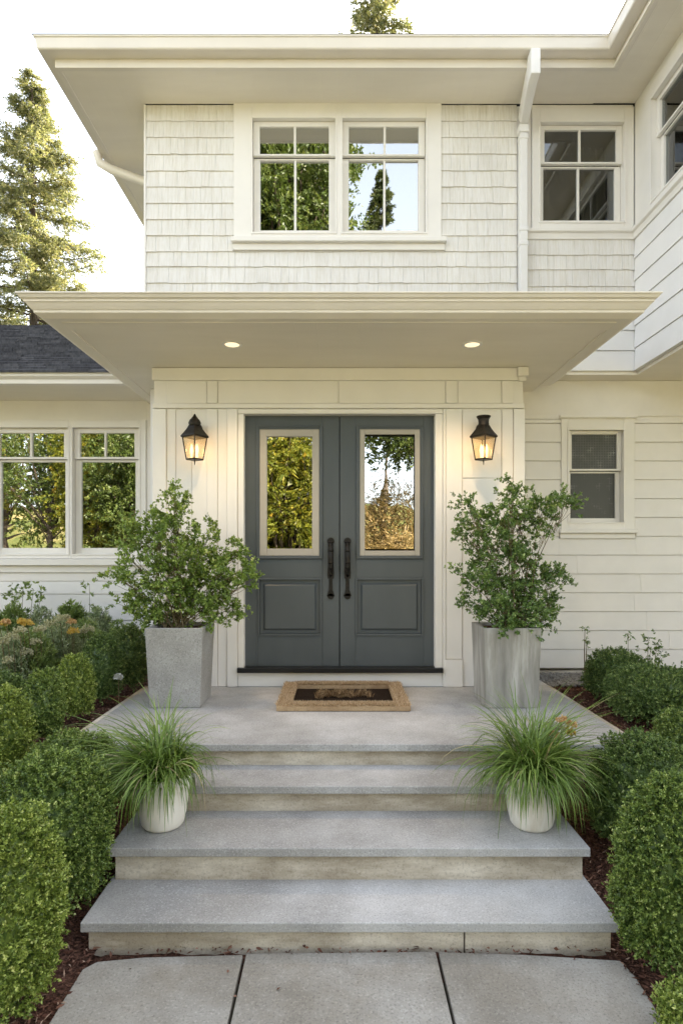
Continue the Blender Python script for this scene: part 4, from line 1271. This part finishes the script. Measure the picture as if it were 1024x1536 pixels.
sparse('leafy_sprig', [(942, 950, 8, .018), (925, 985, 16, .04), (945, 985, 20, .05), (910, 990, 12, .03)], 5.2, 'shrub_right', 84, 'leafy sprig rising behind the smaller dark boxwood', .024, .014)
sparse('leafy_sprig', [(972, 955, 8, .018), (975, 975, 22, .04), (990, 985, 20, .04), (965, 988, 18, .04), (985, 968, 14, .03)], 5.25, 'shrub_right', 85, 'bushier leafy sprig above the wide dark boxwood, by the wall', .026, .015)

# gravel under the right wall, and the few white blossoms in the left bed
r = rng(91)
n = 2600
P = np.column_stack([r.uniform(1.78, 2.7, n), r.uniform(5.16, 5.66, n), np.zeros(n)])
P[:, 2] = zb(P[:, 1]) + r.uniform(.004, .02, n)
bm = bmesh.new(); bmesh.ops.create_icosphere(bm, subdivisions=1, radius=1)
iv = np.array([v.co[:] for v in bm.verts]); jf = [[v.index for v in f.verts] for f in bm.faces]; bm.free()
sc_ = r.uniform(.006, .014, (n, 1, 1)) * r.uniform(.6, 1.3, (n, 1, 3))
V = (P[:, None] + iv[None] * sc_).reshape(-1, 3)
F = [tuple(k * len(iv) + q for q in f) for k in range(n) for f in jf]
me = bpy.data.meshes.new('gravel'); me.from_pydata(V.tolist(), [], F)
tag(link_mesh('gravel', me, M['gravel']), kind='stuff')
b = thing('white_bloom', (X(178, 4.5), 4.5, zb(4.5)), 'single round white bloom on the mulch near the speckled planter', 'flower')
leafy('flower_head', 'petal_white', b, (X(178, 4.45), 4.45, ZC + Zr(1018, 4.45)), .03, .03, 70, 10, .014, .012, 92, spread=1.0)
MB().tube([(X(178, 4.5), 4.5, zb(4.5) - .01), (X(178, 4.46), 4.46, ZC + Zr(1018, 4.45))], .003, 5).build('stalk', M['stem'], b)

# ------------------------------------------------------------------ trees
def conifer(x, y, base, h, rad, crown0, matn, seed, label, nb=150, L=.10, W=.022, dens=1.0, group=None, girth=.014, taper=.95):
    r = rng(seed)
    t = thing('conifer_tree', (x, y, base), label, 'tree', group)
    m = MB()
    m.tube([(x, y, base), (x + .05, y, base + h * .5), (x, y, base + h)], [h * girth, h * girth * .57, .01], 8)
    Bs, Ds, Ts = [], [], []
    for i in range(nb):
        f = crown0 + (1 - crown0) * (i + r.random()) / nb
        z = base + h * f
        reach = rad * (1 - (f - crown0) / (1 - crown0)) ** taper * r.uniform(.4, 1.2) + .06
        a = r.uniform(0, 2 * PI)
        dr = np.array([math.cos(a), math.sin(a), 0])
        lift = r.uniform(-.05, .30)
        p0 = np.array([x, y, z])
        mid = p0 + dr * reach * .55 + np.array([0, 0, reach * (lift * .3 - .10)])
        end = p0 + dr * reach + np.array([0, 0, reach * (lift - .12)])
        m.tube([tuple(p0), tuple(mid), tuple(end)], [.012 + reach * .010, .008 + reach * .005, .004], 5)
        ns = int((6 + reach * 15) * dens)
        s = r.uniform(.12, 1.0, ns)[:, None] ** .8
        pp = np.where(s < .55, p0 + (mid - p0) * (s / .55), mid + (end - mid) * ((s - .55) / .45))
        sd_ = np.cross(dr, [0, 0, 1.0])
        D = dr * r.uniform(.2, 1, (ns, 1)) + sd_ * r.normal(0, .8, (ns, 1)) + np.array([0, 0, 1]) * r.normal(-.12, .28, (ns, 1))
        pp = pp + r.normal(0, .05, pp.shape)
        b_, d_, t_ = sprigs(pp, D, r.uniform(.18, .45, ns) * min(1, .5 + reach * .35), 15, r, .55, .25)
        Bs.append(b_); Ds.append(d_); Ts.append(t_)
    m.build('trunk', M['bark'], t, smooth=True)
    b_, d_, t_ = np.concatenate(Bs), np.concatenate(Ds), np.concatenate(Ts)
    q = len(b_)
    link_mesh('crown', leaf_mesh('crown', b_, d_, r.uniform(L * .7, L * 1.3, q), r.uniform(W * .7, W * 1.3, q), r, t_), M[matn], t)
    return t

def broadleaf(x, y, base, h, rad, crown0, matn, seed, label, clumps=70, per=60, L=.11, W=.07, squash=1.0, group=None, name='broadleaf_tree', trunk=True):
    r = rng(seed)
    t = thing(name, (x, y, base), label, 'tree' if trunk else 'shrub', group)
    m = MB()
    zc0 = base + h * crown0
    tr = max(.02, h * .014)
    if trunk: m.tube([(x, y, base - .1), (x + h * .01, y, base + h * crown0 * .6), (x, y, zc0 + h * .2), (x, y, base + h * .9)], [tr * 1.4, tr, tr * .7, tr * .15], 9)
    Bs, Ds, Ts = [], [], []
    cz, hz = (zc0 + base + h) / 2, (base + h - zc0) / 2
    for i in range(clumps):
        d_ = unit(r.normal(size=3)); s = r.random() ** .42
        ci = np.array([x, y, cz]) + d_ * s * np.array([rad, rad, hz]) * r.uniform(.8, 1.08)
        st_ = np.array([x, y, zc0 + (ci[2] - zc0) * r.uniform(.1, .5)])
        if i % 2 == 0: m.tube([tuple(st_), tuple(st_ * .5 + ci * .5 + np.array([0, 0, .1])), tuple(ci)], [tr * .4, tr * .22, tr * .06], 5)
        cr = rad * r.uniform(.12, .26)
        ns = per // 6
        P = ci + r.normal(0, .55, (ns, 3)) * cr * np.array([1, 1, .75])
        D = unit(P - ci + r.normal(0, cr * .4, (ns, 3)) + np.array([0, 0, -.1 * cr]))
        b_, dd, t_ = sprigs(P, D, cr * .9, 14, r, .9)
        Bs.append(b_); Ds.append(dd); Ts.append(t_)
    m.build('trunk', M['bark'], t, smooth=True) if m.vs else None
    b_, dd, t_ = np.concatenate(Bs), np.concatenate(Ds), np.concatenate(Ts)
    q = len(b_)
    link_mesh('crown', leaf_mesh('crown', b_, dd, r.uniform(L * .7, L * 1.25, q), r.uniform(W * .7, W * 1.2, q), r, t_), M[matn], t)
    return t

# in view, behind the house
conifer(X(48, 18), 18, -.05, ZC + Zr(108, 18), 3.0, .30, 'conifer', 101, 'tall golden green conifer left of the house, behind the dark roof', 250, .09, .024, 2.0, taper=.72)
conifer(X(-40, 22), 22, -.05, 11.5, 2.4, .2, 'conifer_dark', 102, 'darker conifer at the left photo edge, behind the golden conifer', 130, .12, .03)
conifer(X(566, 17), 17, -.05, 19.6, 2.6, .45, 'conifer', 103, 'conifer top showing above the upper roof edge', 190, .11, .028, 1.4)
conifer(X(645, 21), 21, -.05, 18.75, 1.0, .5, 'conifer', 104, 'thin tree tip peeking over the upper roof, right of the conifer top', 80, .12, .03)
# opposite the house: what the panes mirror
broadleaf(-2.1, -12.5, -.3, 9.5, 2.6, .04, 'maple', 111, 'yellow green tree mirrored in the left door glass', 260, 120, .12, .08)
broadleaf(-2.5, -16.5, 0, 26, 3.3, .30, 'tree_green', 112, 'tall green tree mirrored in the upper left panes', 420, 150, .17, .11)
conifer(2.6, -25, .3, 24.5, 3.6, .40, 'conifer_dark', 113, 'conifer mirrored in the upper right panes', 190, .2, .055, 1.3, girth=.005)
broadleaf(3.3, -10.0, 0, 7.2, 2.6, .62, 'tree_green', 114, 'small branching tree mirrored at the top of the right door glass', 170, 78, .10, .07)
broadleaf(2.1, -11.5, -.3, 4.6, 1.9, .02, 'golden', 115, 'golden sunlit shrub mirrored in the right door glass', 170, 110, .07, .04, name='garden_shrub', trunk=False)
broadleaf(.2, -13.5, -.3, 3.0, 1.5, .02, 'maple', 116, 'low yellow shrub opposite the house', 50, 72, .07, .04, name='garden_shrub', trunk=False)
for i, (x, y, h, rad, mt, lb) in enumerate(((-9.5, -11, 7.5, 1.8, 'maple', 'young yellow green tree mirrored in the left window'), (-12.2, -12.5, 8.5, 2.4, 'tree_green', 'green tree mirrored at the left window edge'),
                                       (-6.9, -9.5, 8.0, 2.3, 'tree_green', 'dark green tree mirrored in the right half of the left window'), (-16, -16, 10, 3.2, 'maple', 'broad yellow tree far left opposite the house'),
                                       (9.5, -13, 9, 3.0, 'tree_green', 'green tree far right opposite the house'))):
    broadleaf(x, y, 0, h, rad, .06 if i == 2 else .22, mt, 120 + i, lb, 240 if i in (0, 2) else 110, 96, .11, .07)
